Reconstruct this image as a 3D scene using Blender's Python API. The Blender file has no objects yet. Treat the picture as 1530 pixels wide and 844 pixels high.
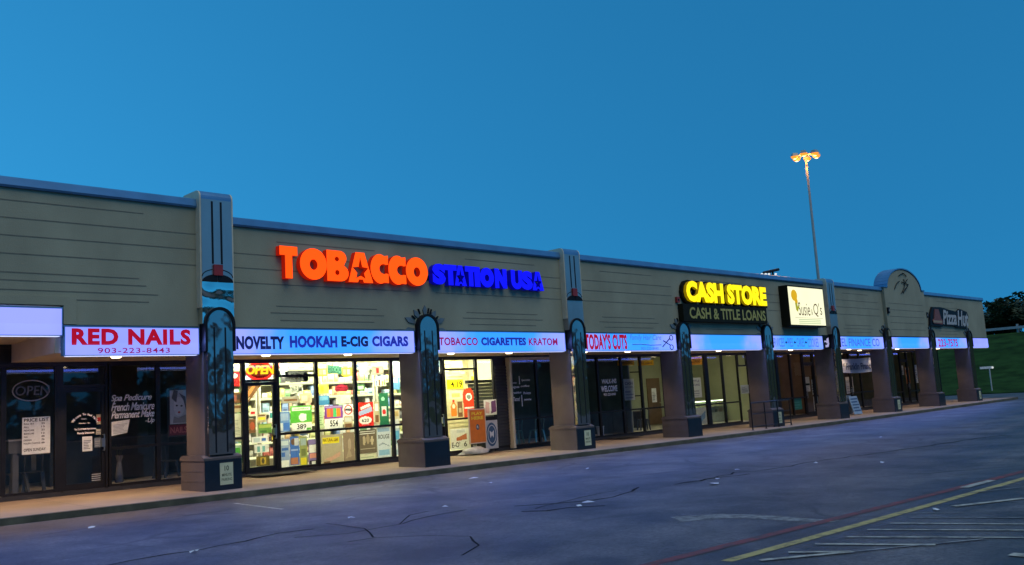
import bpy, math, random
from mathutils import Vector

random.seed(7)
R = math.radians
S = bpy.context.scene
COL = S.collection

# ------------------------------------------------------------------ camera
PW, PH, F = 1530.0, 844.0, 1352.2441522437327
CAM = Vector((-9.623711, -18.546257, 1.680341))
YAW, PIT, ROL = 0.7978958, 0.1278288, -0.0616673
_f = Vector((math.sin(YAW)*math.cos(PIT), math.cos(YAW)*math.cos(PIT), math.sin(PIT)))
_r0 = Vector((math.cos(YAW), -math.sin(YAW), 0.0))
_u0 = _r0.cross(_f)
CR = _r0*math.cos(ROL) + _u0*math.sin(ROL)
CU = -_r0*math.sin(ROL) + _u0*math.cos(ROL)
cd = bpy.data.cameras.new('camera')
cam = bpy.data.objects.new('camera', cd)
COL.objects.link(cam)
from mathutils import Matrix
cam.matrix_world = Matrix(((CR.x, CU.x, -_f.x, CAM.x), (CR.y, CU.y, -_f.y, CAM.y), (CR.z, CU.z, -_f.z, CAM.z), (0, 0, 0, 1)))
cd.sensor_width = 36.0
cd.lens = F/PW*36.0
cd.clip_start, cd.clip_end = 0.1, 3000
S.camera = cam

# ------------------------------------------------------------------ world, sun, exposure
SUN_EL, SUN_ROT = R(6.0), R(338.0)
w_ = bpy.data.worlds.new('World'); S.world = w_; w_.use_nodes = True
nt = w_.node_tree; nt.nodes.clear()
sky = nt.nodes.new('ShaderNodeTexSky'); sky.sky_type = 'NISHITA'; sky.sun_disc = False
sky.sun_elevation, sky.sun_rotation = SUN_EL, SUN_ROT
sky.ozone_density = 3.0
stc = nt.nodes.new('ShaderNodeTexCoord'); sva = nt.nodes.new('ShaderNodeVectorMath'); sva.operation = 'ADD'; sva.inputs[1].default_value = (0, 0, 0.6)
svn = nt.nodes.new('ShaderNodeVectorMath'); svn.operation = 'NORMALIZE'
nt.links.new(stc.outputs['Generated'], sva.inputs[0]); nt.links.new(sva.outputs[0], svn.inputs[0]); nt.links.new(svn.outputs[0], sky.inputs[0])
tint = nt.nodes.new('ShaderNodeMix'); tint.data_type = 'RGBA'; tint.blend_type = 'MULTIPLY'
tint.inputs[0].default_value = 1.0
tint.inputs[7].default_value = (0.44, 2.2, 2.6, 1)
bg = nt.nodes.new('ShaderNodeBackground'); bg.inputs[1].default_value = 0.15
wo = nt.nodes.new('ShaderNodeOutputWorld')
nt.links.new(sky.outputs[0], tint.inputs[6]); nt.links.new(tint.outputs[2], bg.inputs[0]); nt.links.new(bg.outputs[0], wo.inputs[0])

sl = bpy.data.lights.new('sun', 'SUN'); sl.energy = 1.25; sl.angle = R(50); sl.color = (0.86, 0.78, 0.62)
so = bpy.data.objects.new('sun', sl); COL.objects.link(so)
so.rotation_euler = Vector((0.10, 0.58, -1.0)).to_track_quat('-Z', 'Y').to_euler()

S.view_settings.view_transform = 'Standard'; S.view_settings.look = 'None'
S.view_settings.exposure = 0.0; S.view_settings.gamma = 1.0; S.view_settings.use_curve_mapping = False
S.cycles.use_denoising = True
S.cycles.max_bounces = 6; S.cycles.transparent_max_bounces = 12
S.cycles.caustics_reflective = False; S.cycles.caustics_refractive = False
S.cycles.sample_clamp_indirect = 4.0

# ------------------------------------------------------------------ helpers
def ray(x, y):
    return _f + CR*((x-PW/2)/F) - CU*((y-PH/2)/F)
def at(x, y, Y):                                     # point of the plane at depth Y seen at that spot of the photograph
    d = ray(x, y); return CAM + d*((Y-CAM.y)/d.y)
def pr(x0, y0, x1, y1, Y):                           # real rectangle X0,X1,Z0,Z1 on that plane
    xm, ym = (x0+x1)/2, (y0+y1)/2
    return at(x0, ym, Y).x, at(x1, ym, Y).x, at(xm, y1, Y).z, at(xm, y0, Y).z
def wk(X):                                           # height of the walk at its front
    n = max(-2.0, min(7.0, X/6.0)); return 0.148 - 0.0704*n + 0.00516*n*n
def wz(X, Y=0.0): return wk(X) + 0.02*(Y+0.15)
def az(X, Y=0.0):                                    # asphalt height (linear between whole metres, like its mesh)
    i = math.floor(X); t = X-i
    return (wk(i)*(1-t)+wk(i+1)*t) - 0.135
def gp(x, y, dz=0.0):                                # point of the asphalt seen at that spot
    z = -0.1
    for _ in range(8):
        d = ray(x, y); P = CAM + d*((z-CAM.z)/d.z); z = az(P.x)
    P.z = z+dz; return P

MATS = {}
def noise_mix(nt, c, amount, scale, detail=4, stretch=None):
    tc = nt.nodes.new('ShaderNodeTexCoord')
    n = nt.nodes.new('ShaderNodeTexNoise'); n.inputs['Scale'].default_value = scale; n.inputs['Detail'].default_value = detail
    src = tc.outputs['Object']
    if stretch:
        mp = nt.nodes.new('ShaderNodeMapping'); mp.inputs['Scale'].default_value = stretch
        nt.links.new(src, mp.inputs[0]); src = mp.outputs[0]
    nt.links.new(src, n.inputs['Vector'])
    rp = nt.nodes.new('ShaderNodeValToRGB')
    rp.color_ramp.elements[0].position, rp.color_ramp.elements[1].position = 0.3, 0.7
    rp.color_ramp.elements[0].color = tuple(max(0, v*(1-amount)) for v in c)+(1,)
    rp.color_ramp.elements[1].color = tuple(min(1, v*(1+amount)) for v in c)+(1,)
    nt.links.new(n.outputs[0], rp.inputs[0])
    return rp.outputs[0], n, src
def mat(name, c, rough=0.6, metal=0.0, amount=0.15, scale=6.0, bump=0.0, bscale=40.0, stretch=None, trans=0.0, spec=0.5, bdet=3):
    if name in MATS: return MATS[name]
    m = bpy.data.materials.new(name); m.use_nodes = True; nt = m.node_tree
    b = nt.nodes['Principled BSDF']
    b.inputs['Roughness'].default_value = rough; b.inputs['Metallic'].default_value = metal
    b.inputs['Specular IOR Level'].default_value = spec
    o, n, src = noise_mix(nt, c, amount, scale, stretch=stretch)
    nt.links.new(o, b.inputs['Base Color'])
    if bump:
        n2 = nt.nodes.new('ShaderNodeTexNoise'); n2.inputs['Scale'].default_value = bscale; n2.inputs['Detail'].default_value = bdet
        nt.links.new(src, n2.inputs['Vector'])
        bp = nt.nodes.new('ShaderNodeBump'); bp.inputs['Strength'].default_value = bump; bp.inputs['Distance'].default_value = 0.02 if bscale > 4 else 0.06
        nt.links.new(n2.outputs[0], bp.inputs['Height']); nt.links.new(bp.outputs[0], b.inputs['Normal'])
    if trans:
        t = nt.nodes.new('ShaderNodeBsdfTranslucent'); nt.links.new(o, t.inputs[0])
        mx = nt.nodes.new('ShaderNodeMixShader'); mx.inputs[0].default_value = trans
        nt.links.new(b.outputs[0], mx.inputs[1]); nt.links.new(t.outputs[0], mx.inputs[2])
        nt.links.new(mx.outputs[0], nt.nodes['Material Output'].inputs[0])
    MATS[name] = m; return m
def emis(name, c, s=1.0, c2=None, scale=0.5, amount=0.06):
    if name in MATS: return MATS[name]
    m = bpy.data.materials.new(name); m.use_nodes = True; nt = m.node_tree
    b = nt.nodes['Principled BSDF']; b.inputs['Roughness'].default_value = 0.45; b.inputs['Specular IOR Level'].default_value = 0.15
    b.inputs['Base Color'].default_value = tuple(min(.8, v*0.12+.01) for v in c)+(1,)
    o, n, src = noise_mix(nt, c, amount, scale, detail=2)
    if c2:
        rp = o.node; rp.color_ramp.elements[0].color = tuple(c)+(1,); rp.color_ramp.elements[1].color = tuple(c2)+(1,)
        rp.color_ramp.elements[0].position, rp.color_ramp.elements[1].position = 0.38, 0.62
    nt.links.new(o, b.inputs['Emission Color']); b.inputs['Emission Strength'].default_value = s
    MATS[name] = m; return m
TR = 0.0
def paper(c):                                        # printed paper and film in a colour, a little light passing through
    n = 'print_%02d_%02d_%02d' % tuple(int(v*99) for v in c)+('_thin' if TR else '')
    return mat(n, c, 0.55, amount=0.08, scale=14, trans=TR)
def plain(c, rough=0.6):
    n = 'paint_%02d_%02d_%02d' % tuple(int(v*99) for v in c)
    return mat(n, c, rough, amount=0.12, scale=5)

def sign_face(name, ends, mid, half, s):
    m = emis(name, ends, s, c2=ends, scale=0.6); nt = m.node_tree; b = nt.nodes['Principled BSDF']
    tc = nt.nodes.new('ShaderNodeTexCoord'); sp = nt.nodes.new('ShaderNodeSeparateXYZ'); nt.links.new(tc.outputs['Object'], sp.inputs[0])
    n = nt.nodes.new('ShaderNodeTexNoise'); n.inputs['Scale'].default_value = 1.1; n.inputs['Detail'].default_value = 3; nt.links.new(tc.outputs['Object'], n.inputs['Vector'])
    ab = nt.nodes.new('ShaderNodeMath'); ab.operation = 'ABSOLUTE'; nt.links.new(sp.outputs[0], ab.inputs[0])
    ad = nt.nodes.new('ShaderNodeMath'); ad.operation = 'MULTIPLY_ADD'; nt.links.new(n.outputs[0], ad.inputs[0]); ad.inputs[1].default_value = 2.4; nt.links.new(ab.outputs[0], ad.inputs[2])
    mr = nt.nodes.new('ShaderNodeMapRange'); mr.interpolation_type = 'SMOOTHSTEP'; mr.inputs[1].default_value = half+.5; mr.inputs[2].default_value = half+2.6; nt.links.new(ad.outputs[0], mr.inputs[0])
    mx = nt.nodes.new('ShaderNodeMix'); mx.data_type = 'RGBA'; nt.links.new(mr.outputs[0], mx.inputs[0]); mx.inputs[6].default_value = mid+(1,); mx.inputs[7].default_value = ends+(1,)
    nt.links.new(mx.outputs[2], b.inputs['Emission Color']); return m
ORG = {}
class MB:
    def __init__(s): s.v = []; s.f = []; s.m = []; s.mats = []; s.cur = 0; s.smooth = False
    def use(s, m):
        if m not in s.mats: s.mats.append(m)
        s.cur = s.mats.index(m); return s
    def add(s, vs, fs, mi=None):
        o = len(s.v); s.v += [tuple(p) for p in vs]
        for k, f in enumerate(fs):
            s.f.append(tuple(i+o for i in f)); s.m.append(s.cur if mi is None else mi[k])
        return s
    def box(s, x0, x1, y0, y1, z0, z1):
        s.add([(x0,y0,z0),(x1,y0,z0),(x1,y1,z0),(x0,y1,z0),(x0,y0,z1),(x1,y0,z1),(x1,y1,z1),(x0,y1,z1)],
              [(0,3,2,1),(4,5,6,7),(0,1,5,4),(1,2,6,5),(2,3,7,6),(3,0,4,7)]); return s
    def hexa(s, b, t):                               # four bottom points, four top points
        s.add(list(b)+list(t), [(0,3,2,1),(4,5,6,7),(0,1,5,4),(1,2,6,5),(2,3,7,6),(3,0,4,7)]); return s
    def quad(s, a, b, c, d): s.add([a,b,c,d], [(0,1,2,3)]); return s
    def face(s, x0, x1, z0, z1, y): return s.quad((x0,y,z0),(x1,y,z0),(x1,y,z1),(x0,y,z1))
    def prism(s, pts, y0, y1):                       # closed outline in X,Z (counter-clockwise seen from the front) given a depth
        n = len(pts)
        s.add([(x,y0,z) for x,z in pts]+[(x,y1,z) for x,z in pts],
              [tuple(range(n)), tuple(range(2*n-1, n-1, -1))]+[(i, i+n, (i+1)%n+n, (i+1)%n) for i in range(n)]); return s
    def extr(s, pts, x0, x1):                        # closed outline in Y,Z swept along X
        n = len(pts)
        s.add([(x0,y,z) for y,z in pts]+[(x1,y,z) for y,z in pts],
              [tuple(range(n-1,-1,-1)), tuple(range(n, 2*n))]+[(i, (i+1)%n, (i+1)%n+n, i+n) for i in range(n)]); return s
    def tube(s, a, b, r0, r1=None, n=10, caps=True):
        a, b = Vector(a), Vector(b); r1 = r0 if r1 is None else r1
        d = (b-a).normalized(); u = d.orthogonal().normalized(); w = d.cross(u)
        vs = [a+u*r0*math.cos(t*2*math.pi/n)+w*r0*math.sin(t*2*math.pi/n) for t in range(n)]
        vs += [b+u*r1*math.cos(t*2*math.pi/n)+w*r1*math.sin(t*2*math.pi/n) for t in range(n)]
        fs = [(i, (i+1)%n, (i+1)%n+n, i+n) for i in range(n)]
        if caps: fs += [tuple(range(n-1,-1,-1)), tuple(range(n, 2*n))]
        s.add(vs, fs); return s
    def path(s, pts, r, n=8):
        for a, b in zip(pts, pts[1:]): s.tube(a, b, r, n=n)
        return s
    def lathe(s, c, prof, n=16):
        vs = []; fs = []
        for (r, z) in prof:
            vs += [(c[0]+r*math.cos(2*math.pi*i/n), c[1]+r*math.sin(2*math.pi*i/n), c[2]+z) for i in range(n)]
        for k in range(len(prof)-1):
            fs += [(k*n+i, k*n+(i+1)%n, (k+1)*n+(i+1)%n, (k+1)*n+i) for i in range(n)]
        fs += [tuple(range(n-1,-1,-1)), tuple(range((len(prof)-1)*n, len(prof)*n))]
        s.add(vs, fs); return s
    def text(s, t, x0, x1, z0, z1, y, depth=0.0, side=None, **k):
        vs, fs, nz = text_geo(t, depth > 0, **k)
        s.glyph(vs, fs, nz, x0, x1, z0, z1, y, depth, side); return s
    def glyph(s, vs, fs, nz, x0, x1, z0, z1, y, depth=0.0, side=None):
        xs = [p[0] for p in vs]; ys = [p[1] for p in vs]; ax, bx, ay, by = min(xs), max(xs), min(ys), max(ys)
        P = [(x0+(p[0]-ax)/(bx-ax)*(x1-x0), y-p[2]*depth, z0+(p[1]-ay)/(by-ay)*(z1-z0)) for p in vs]
        mi = None
        if side is not None:
            keep = s.cur; s.use(side); si = s.cur; s.cur = keep
            mi = [keep if q > 0.5 else si for q in nz]
        s.add(P, fs, mi)
    def build(s, name, m=None, parent=None, origin=None, smooth=False):
        O = ORG[parent.name] if parent is not None else Vector(origin if origin is not None else (0,0,0))
        me = bpy.data.meshes.new(name)
        me.from_pydata([tuple(Vector(p)-O) for p in s.v], [], s.f)
        ms = s.mats if s.mats else [m]
        for q in ms: me.materials.append(q)
        if s.mats: me.polygons.foreach_set('material_index', s.m)
        if smooth: me.polygons.foreach_set('use_smooth', [True]*len(me.polygons))
        me.update()
        o = bpy.data.objects.new(name, me); COL.objects.link(o)
        if parent is not None: o.parent = parent
        else: o.location = O
        ORG[o.name] = O
        return o
_T = {}
def _geo(cu, ob):
    COL.objects.link(ob)
    dg = bpy.context.evaluated_depsgraph_get()
    me = bpy.data.meshes.new_from_object(ob.evaluated_get(dg))
    vs = [tuple(v.co) for v in me.vertices]; fs = [tuple(p.vertices) for p in me.polygons]; nz = [p.normal.z for p in me.polygons]
    bpy.data.objects.remove(ob); bpy.data.curves.remove(cu); bpy.data.meshes.remove(me)
    return vs, fs, nz
def text_geo(t, solid=False, bold=0.0, shear=0.0, space=1.0, line=1.0, align='LEFT'):
    k = (t, solid, bold, shear, space, line, align)
    if k not in _T:
        cu = bpy.data.curves.new('t', 'FONT'); cu.body = t; cu.offset = bold; cu.shear = shear; cu.space_character = space
        cu.space_line = line; cu.align_x = align; cu.resolution_u = 3
        if solid: cu.extrude = 0.5
        _T[k] = _geo(cu, bpy.data.objects.new('t', cu))
        if solid: _T[k] = ([(a, b, c+0.5) for a, b, c in _T[k][0]], _T[k][1], _T[k][2])
    return _T[k]
def outline_geo(loops):
    cu = bpy.data.curves.new('g', 'CURVE'); cu.dimensions = '2D'; cu.fill_mode = 'BOTH'; cu.extrude = 0.5
    for L in loops:
        sp = cu.splines.new('POLY'); sp.points.add(len(L)-1)
        for p, q in zip(sp.points, L): p.co = (q[0], q[1], 0, 1)
        sp.use_cyclic_u = True
    vs, fs, nz = _geo(cu, bpy.data.objects.new('g', cu))
    return [(a, b, c+0.5) for a, b, c in vs], fs, nz
def tag(o, label=None, cat=None, group=None, kind=None):
    if label: o['label'] = label
    if cat: o['category'] = cat
    if group: o['group'] = group
    if kind: o['kind'] = kind
    return o
def thing(name, label, cat, loc, group=None):
    o = bpy.data.objects.new(name, None); COL.objects.link(o); o.location = loc; o.empty_display_size = 0.2
    ORG[o.name] = Vector(loc)
    return tag(o, label, cat, group)
def copy_tree(o, parent=None):
    c = o.copy(); COL.objects.link(c)
    if parent is not None: c.parent = parent
    for ch in list(o.children): copy_tree(ch, c)
    return c
def ell(cx, cz, rx, rz, a0=0, a1=360, n=28):
    return [(cx+rx*math.cos(R(a0+(a1-a0)*i/n)), cz+rz*math.sin(R(a0+(a1-a0)*i/n))) for i in range(n+(0 if a1-a0 == 360 else 1))]

# ------------------------------------------------------------------ materials
def asphalt_mat():
    m = bpy.data.materials.new('asphalt'); m.use_nodes = True; nt = m.node_tree; N = nt.nodes.new; L = nt.links.new
    b = nt.nodes['Principled BSDF']
    tc = N('ShaderNodeTexCoord')
    big = N('ShaderNodeTexNoise'); big.inputs['Scale'].default_value = 0.55; big.inputs['Detail'].default_value = 12; big.inputs['Roughness'].default_value = .68
    L(tc.outputs['Object'], big.inputs['Vector'])
    mp = N('ShaderNodeMapping'); mp.inputs['Scale'].default_value = (0.12, 0.9, 1); L(tc.outputs['Object'], mp.inputs[0])
    stk = N('ShaderNodeTexNoise'); stk.inputs['Scale'].default_value = 1.0; stk.inputs['Detail'].default_value = 5; L(mp.outputs[0], stk.inputs['Vector'])
    grit = N('ShaderNodeTexNoise'); grit.inputs['Scale'].default_value = 22; grit.inputs['Detail'].default_value = 9; grit.inputs['Roughness'].default_value = .8; L(tc.outputs['Object'], grit.inputs['Vector'])
    r1 = N('ShaderNodeValToRGB'); r1.color_ramp.elements[0].position = 0.40; r1.color_ramp.elements[1].position = 0.62
    r1.color_ramp.elements[0].color = (0.022, 0.021, 0.023, 1); r1.color_ramp.elements[1].color = (0.105, 0.100, 0.100, 1); L(big.outputs[0], r1.inputs[0])
    r2 = N('ShaderNodeValToRGB'); r2.color_ramp.elements[0].position = 0.35; r2.color_ramp.elements[1].position = 0.72
    r2.color_ramp.elements[0].color = (0.6, 0.6, 0.6, 1); r2.color_ramp.elements[1].color = (1.5, 1.47, 1.45, 1); L(stk.outputs[0], r2.inputs[0])
    r3 = N('ShaderNodeValToRGB'); r3.color_ramp.elements[0].position = 0.36; r3.color_ramp.elements[1].position = 0.66
    r3.color_ramp.elements[0].color = (0.35, 0.35, 0.35, 1); r3.color_ramp.elements[1].color = (1.9, 1.9, 1.9, 1); L(grit.outputs[0], r3.inputs[0])
    m1 = N('ShaderNodeMix'); m1.data_type = 'RGBA'; m1.blend_type = 'MULTIPLY'; m1.inputs[0].default_value = 1; L(r1.outputs[0], m1.inputs[6]); L(r2.outputs[0], m1.inputs[7])
    m2 = N('ShaderNodeMix'); m2.data_type = 'RGBA'; m2.blend_type = 'MULTIPLY'; m2.inputs[0].default_value = 1; L(m1.outputs[2], m2.inputs[6]); L(r3.outputs[0], m2.inputs[7])
    # fine alligator cracks in patches
    dst = N('ShaderNodeTexNoise'); dst.inputs['Scale'].default_value = 1.2; L(tc.outputs['Object'], dst.inputs['Vector'])
    mxv = N('ShaderNodeMix'); mxv.data_type = 'RGBA'; mxv.inputs[0].default_value = 0.35; L(tc.outputs['Object'], mxv.inputs[6]); L(dst.outputs['Color'], mxv.inputs[7])
    vo = N('ShaderNodeTexVoronoi'); vo.feature = 'DISTANCE_TO_EDGE'; vo.inputs['Scale'].default_value = 0.85; L(mxv.outputs[2], vo.inputs['Vector'])
    cr = N('ShaderNodeValToRGB'); cr.color_ramp.elements[0].position = 0.0; cr.color_ramp.elements[1].position = 0.045
    cr.color_ramp.elements[0].color = (1, 1, 1, 1); cr.color_ramp.elements[1].color = (0, 0, 0, 1); L(vo.outputs['Distance'], cr.inputs[0])
    msk = N('ShaderNodeTexNoise'); msk.inputs['Scale'].default_value = 0.16; msk.inputs['Detail'].default_value = 3; L(tc.outputs['Object'], msk.inputs['Vector'])
    mr = N('ShaderNodeValToRGB'); mr.color_ramp.elements[0].position = 0.48; mr.color_ramp.elements[1].position = 0.58; L(msk.outputs[0], mr.inputs[0])
    mm = N('ShaderNodeMath'); mm.operation = 'MULTIPLY'; L(cr.outputs[0], mm.inputs[0]); L(mr.outputs[0], mm.inputs[1])
    m3 = N('ShaderNodeMix'); m3.data_type = 'RGBA'; L(mm.outputs[0], m3.inputs[0]); L(m2.outputs[2], m3.inputs[6]); m3.inputs[7].default_value = (0.015, 0.015, 0.016, 1)
    L(m3.outputs[2], b.inputs['Base Color'])
    rr = N('ShaderNodeMapRange'); rr.inputs[3].default_value = 0.42; rr.inputs[4].default_value = 0.66; L(stk.outputs[0], rr.inputs[0]); L(rr.outputs[0], b.inputs['Roughness'])
    bp = N('ShaderNodeBump'); bp.inputs['Strength'].default_value = 0.7; bp.inputs['Distance'].default_value = 0.02; L(grit.outputs[0], bp.inputs['Height']); L(bp.outputs[0], b.inputs['Normal'])
    return m
ASPH = asphalt_mat()
def glass_mat(name='window_glass', tintc=(0.95, 0.97, 0.96)):
    m = bpy.data.materials.new(name); m.use_nodes = True; nt = m.node_tree; nt.nodes.clear(); N = nt.nodes.new; L = nt.links.new
    t = N('ShaderNodeBsdfTransparent'); t.inputs[0].default_value = tintc+(1,)
    g = N('ShaderNodeBsdfGlossy'); g.inputs['Roughness'].default_value = 0.02
    lw = N('ShaderNodeLayerWeight'); lw.inputs[0].default_value = 0.5
    pw = N('ShaderNodeMath'); pw.operation = 'POWER'; pw.inputs[1].default_value = 5.0; L(lw.outputs['Facing'], pw.inputs[0])
    fr = N('ShaderNodeMath'); fr.operation = 'MULTIPLY_ADD'; fr.inputs[1].default_value = 0.92; fr.inputs[2].default_value = 0.07; L(pw.outputs[0], fr.inputs[0])
    tc = N('ShaderNodeTexCoord'); n = N('ShaderNodeTexNoise'); n.inputs['Scale'].default_value = 0.7; L(tc.outputs['Object'], n.inputs['Vector'])
    bp = N('ShaderNodeBump'); bp.inputs['Strength'].default_value = 0.03; bp.inputs['Distance'].default_value = 0.05; L(n.outputs[0], bp.inputs['Height'])
    L(bp.outputs[0], g.inputs['Normal'])
    mx = N('ShaderNodeMixShader'); o = N('ShaderNodeOutputMaterial')
    L(fr.outputs[0], mx.inputs[0]); L(t.outputs[0], mx.inputs[1]); L(g.outputs[0], mx.inputs[2]); L(mx.outputs[0], o.inputs[0])
    return m
GLASS = glass_mat()
STUCCO = mat('stucco', (0.315, 0.315, 0.225), 0.85, amount=0.13, scale=0.8, bump=0.25, bscale=60, stretch=(1.2, 1.2, 0.8))
PIERST = mat('pier_stucco', (0.115, 0.094, 0.092), 0.85, amount=0.14, scale=2.0, bump=0.3, bscale=70)
CREAM = mat('cream_trim', (0.62, 0.56, 0.42), 0.6, amount=0.1, scale=4)
CAPM = mat('blue_metal', (0.10, 0.26, 0.46), 0.35, 0.3, amount=0.12, scale=2, bump=0.04, bscale=3)
STEEL = mat('polished_steel', (0.40, 0.37, 0.36), 0.32, 0.75, amount=0.06, scale=3, bump=0.10, bscale=1.4, bdet=0.5, stretch=(1, 1, 0.5))
MIRROR = mat('mirror_panel', (0.36, 0.32, 0.31), 0.06, 0.9, amount=0.1, scale=2, bump=0.35, bscale=1.7, bdet=2.0, stretch=(1, 1, 0.7))
CRINK = mat('crinkled_steel', (0.70, 0.70, 0.66), 0.10, 1.0, amount=0.08, scale=3, bump=1.0, bscale=3.0, bdet=0.4)
SLOT = mat('black_metal', (0.010, 0.011, 0.015), 0.5, amount=0.2, scale=5, spec=0.2)
NAVY = mat('dark_pier_metal', (0.012, 0.02, 0.034), 0.35, 0.2, amount=0.2, scale=3, bump=0.05, bscale=4)
FRAME = mat('dark_bronze_frame', (0.016, 0.015, 0.017), 0.4, 0.4, amount=0.25, scale=4)
REDM = mat('red_enamel', (0.30, 0.02, 0.015), 0.35, amount=0.15, scale=6)
CONC = mat('walk_concrete', (0.26, 0.195, 0.138), 0.85, amount=0.16, scale=0.9, bump=0.2, bscale=30)
KERB = mat('kerb_concrete', (0.085, 0.080, 0.055), 0.9, amount=0.35, scale=3.0, bump=0.4, bscale=20)  # concrete colour darkened for the shade on the kerb face
DARKW = mat('dark_paint', (0.03, 0.03, 0.034), 0.6, amount=0.2, scale=3)
SOFF = mat('soffit_board', (0.55, 0.45, 0.33), 0.8, amount=0.1, scale=2)
GREYM = mat('roof_membrane', (0.25, 0.25, 0.25), 0.9)
LAMPW = emis('soffit_lens', (1.0, 0.78, 0.5), 6.0)
FACE = sign_face('sign_face', (0.36, 0.43, 1.4), (0.035, 0.38, 1.4), 1.5, 1.0)
FACEL = emis('sign_face_lilac', (0.30, 0.36, 1.3), 1.0, c2=(0.36, 0.42, 1.3), scale=0.6)
FACEB = emis('sign_back', (0.8, 1.5, 9.0), 1.0)
SLOTL = emis('sign_edge_light', (0.55, 0.62, 1.0), 1.3)
INK_RED = emis('red_film', (0.42, 0.0, 0.02), 0.9)
INK_MAG = emis('magenta_film', (0.36, 0.01, 0.12), 0.7)
INK_BLUE = emis('blue_film', (0.015, 0.03, 0.42), 0.8)
INK_PALE = emis('faded_film', (0.07, 0.14, 0.72), 0.8)
INK_NAVY = emis('navy_film', (0.005, 0.01, 0.10), 0.8)
WHITE = paper((0.75, 0.76, 0.78)); BLACK = paper((0.02, 0.02, 0.025))

# ------------------------------------------------------------------ ground, kerb, walk, hill
D, ZS, ZT = 2.8, 3.04, 3.635                         # storefront depth, underside and top of the sign band
b = MB()
xs = [-400, -200, -100, -60, -40] + list(range(-30, 71)) + [90, 120, 200, 300, 500]
ys = [-400, -200, -100, -60, -40, -25, -20, -15, -10, -6, -3, -1.155, 0, 20, 60, 200, 500]
vs = [(x, y, az(x)) for x in xs for y in ys]; ny = len(ys)
b.add(vs, [(i*ny+j, (i+1)*ny+j, (i+1)*ny+j+1, i*ny+j+1) for i in range(len(xs)-1) for j in range(ny-1)])
tag(b.build('asphalt', ASPH), kind='structure')
b = MB()
X0, X1 = -14, 52
for x in range(X0, X1):
    ya = -1.0
    b.hexa([(x, ya, az(x)-.1), (x+1, ya, az(x+1)-.1), (x+1, 12.5, az(x+1)-.1), (x, 12.5, az(x)-.1)],
           [(x, ya, wz(x, ya)), (x+1, ya, wz(x+1, ya)), (x+1, 12.5, wz(x+1, 3)), (x, 12.5, wz(x, 3))])
tag(b.build('sidewalk', CONC), kind='structure')
b = MB()
for x in range(X0, X1):
    b.hexa([(x, -1.17, az(x)-.05), (x+1, -1.17, az(x+1)-.05), (x+1, -1.0, az(x+1)-.05), (x, -1.0, az(x)-.05)],
           [(x, -1.145, wz(x, -1.1)+.003), (x+1, -1.145, wz(x+1, -1.1)+.003), (x+1, -1.0, wz(x+1, -1.0)+.003), (x, -1.0, wz(x, -1.0)+.003)])
b.hexa([(52, -1.17, az(52)-.05), (52.25, -.8, az(52)-.05), (52.25, 12.5, az(52)-.05), (52, 12.5, az(52)-.05)],
       [(52, -1.145, wz(52)), (52.22, -.8, wz(52)), (52.22, 12.5, wz(52)), (52, 12.5, wz(52))])
tag(b.build('kerb', KERB), kind='structure')
# walk joints
b = MB()
for k in range(-6, 26):
    x = k*2.0+1.0; b.quad((x-.006, -1.0, wz(x, -1)+.004), (x+.006, -1.0, wz(x, -1)+.004), (x+.006, 2.6, wz(x, 2.6)+.004), (x-.006, 2.6, wz(x, 2.6)+.004))
tag(b.build('walk_joint', mat('joint', (0.12, 0.10, 0.08), 0.9)), kind='structure')
# grassy bank past the end of the building
def hz(x, y):
    t = max(0.0, min(1.0, (x-68.0-0.04*(y-5))/32.0)); s = t*t*(3-2*t)*0.35+t*0.65
    return az(70)+0.06 + 5.75*s + 0.06*math.sin(x*.7+y*.3)*min(1, t*5)
b = MB()
gx = [68+i*2 for i in range(18)]+[110, 130, 180, 300, 500]; gy = [-250, -150, -100, -70]+[-50+i*4 for i in range(36)]+[120, 180, 300, 480]
gy = sorted(set(gy)); n2 = len(gy)
b.add([(x + (0.04*(y-5) if x < 104 else 0), y, hz(x+0.04*(y-5), y) if x < 104 else az(70)+5.8) for x in gx for y in gy],
      [(i*n2+j, (i+1)*n2+j, (i+1)*n2+j+1, i*n2+j+1) for i in range(len(gx)-1) for j in range(n2-1)])
for j in range(n2-1):
    y0, y1 = gy[j], gy[j+1]; xa, xb = 68+.04*(y0-5), 68+.04*(y1-5)
    b.quad((xa, y0, az(70)-.1), (xa, y0, hz(xa, y0)), (xb, y1, hz(xb, y1)), (xb, y1, az(70)-.1))
GRASS = mat('grass', (0.018, 0.050, 0.012), 0.95, amount=0.45, scale=0.7, bump=0.8, bscale=12, spec=0.05)
tag(b.build('grass_hill', GRASS, smooth=True), kind='structure')

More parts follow.
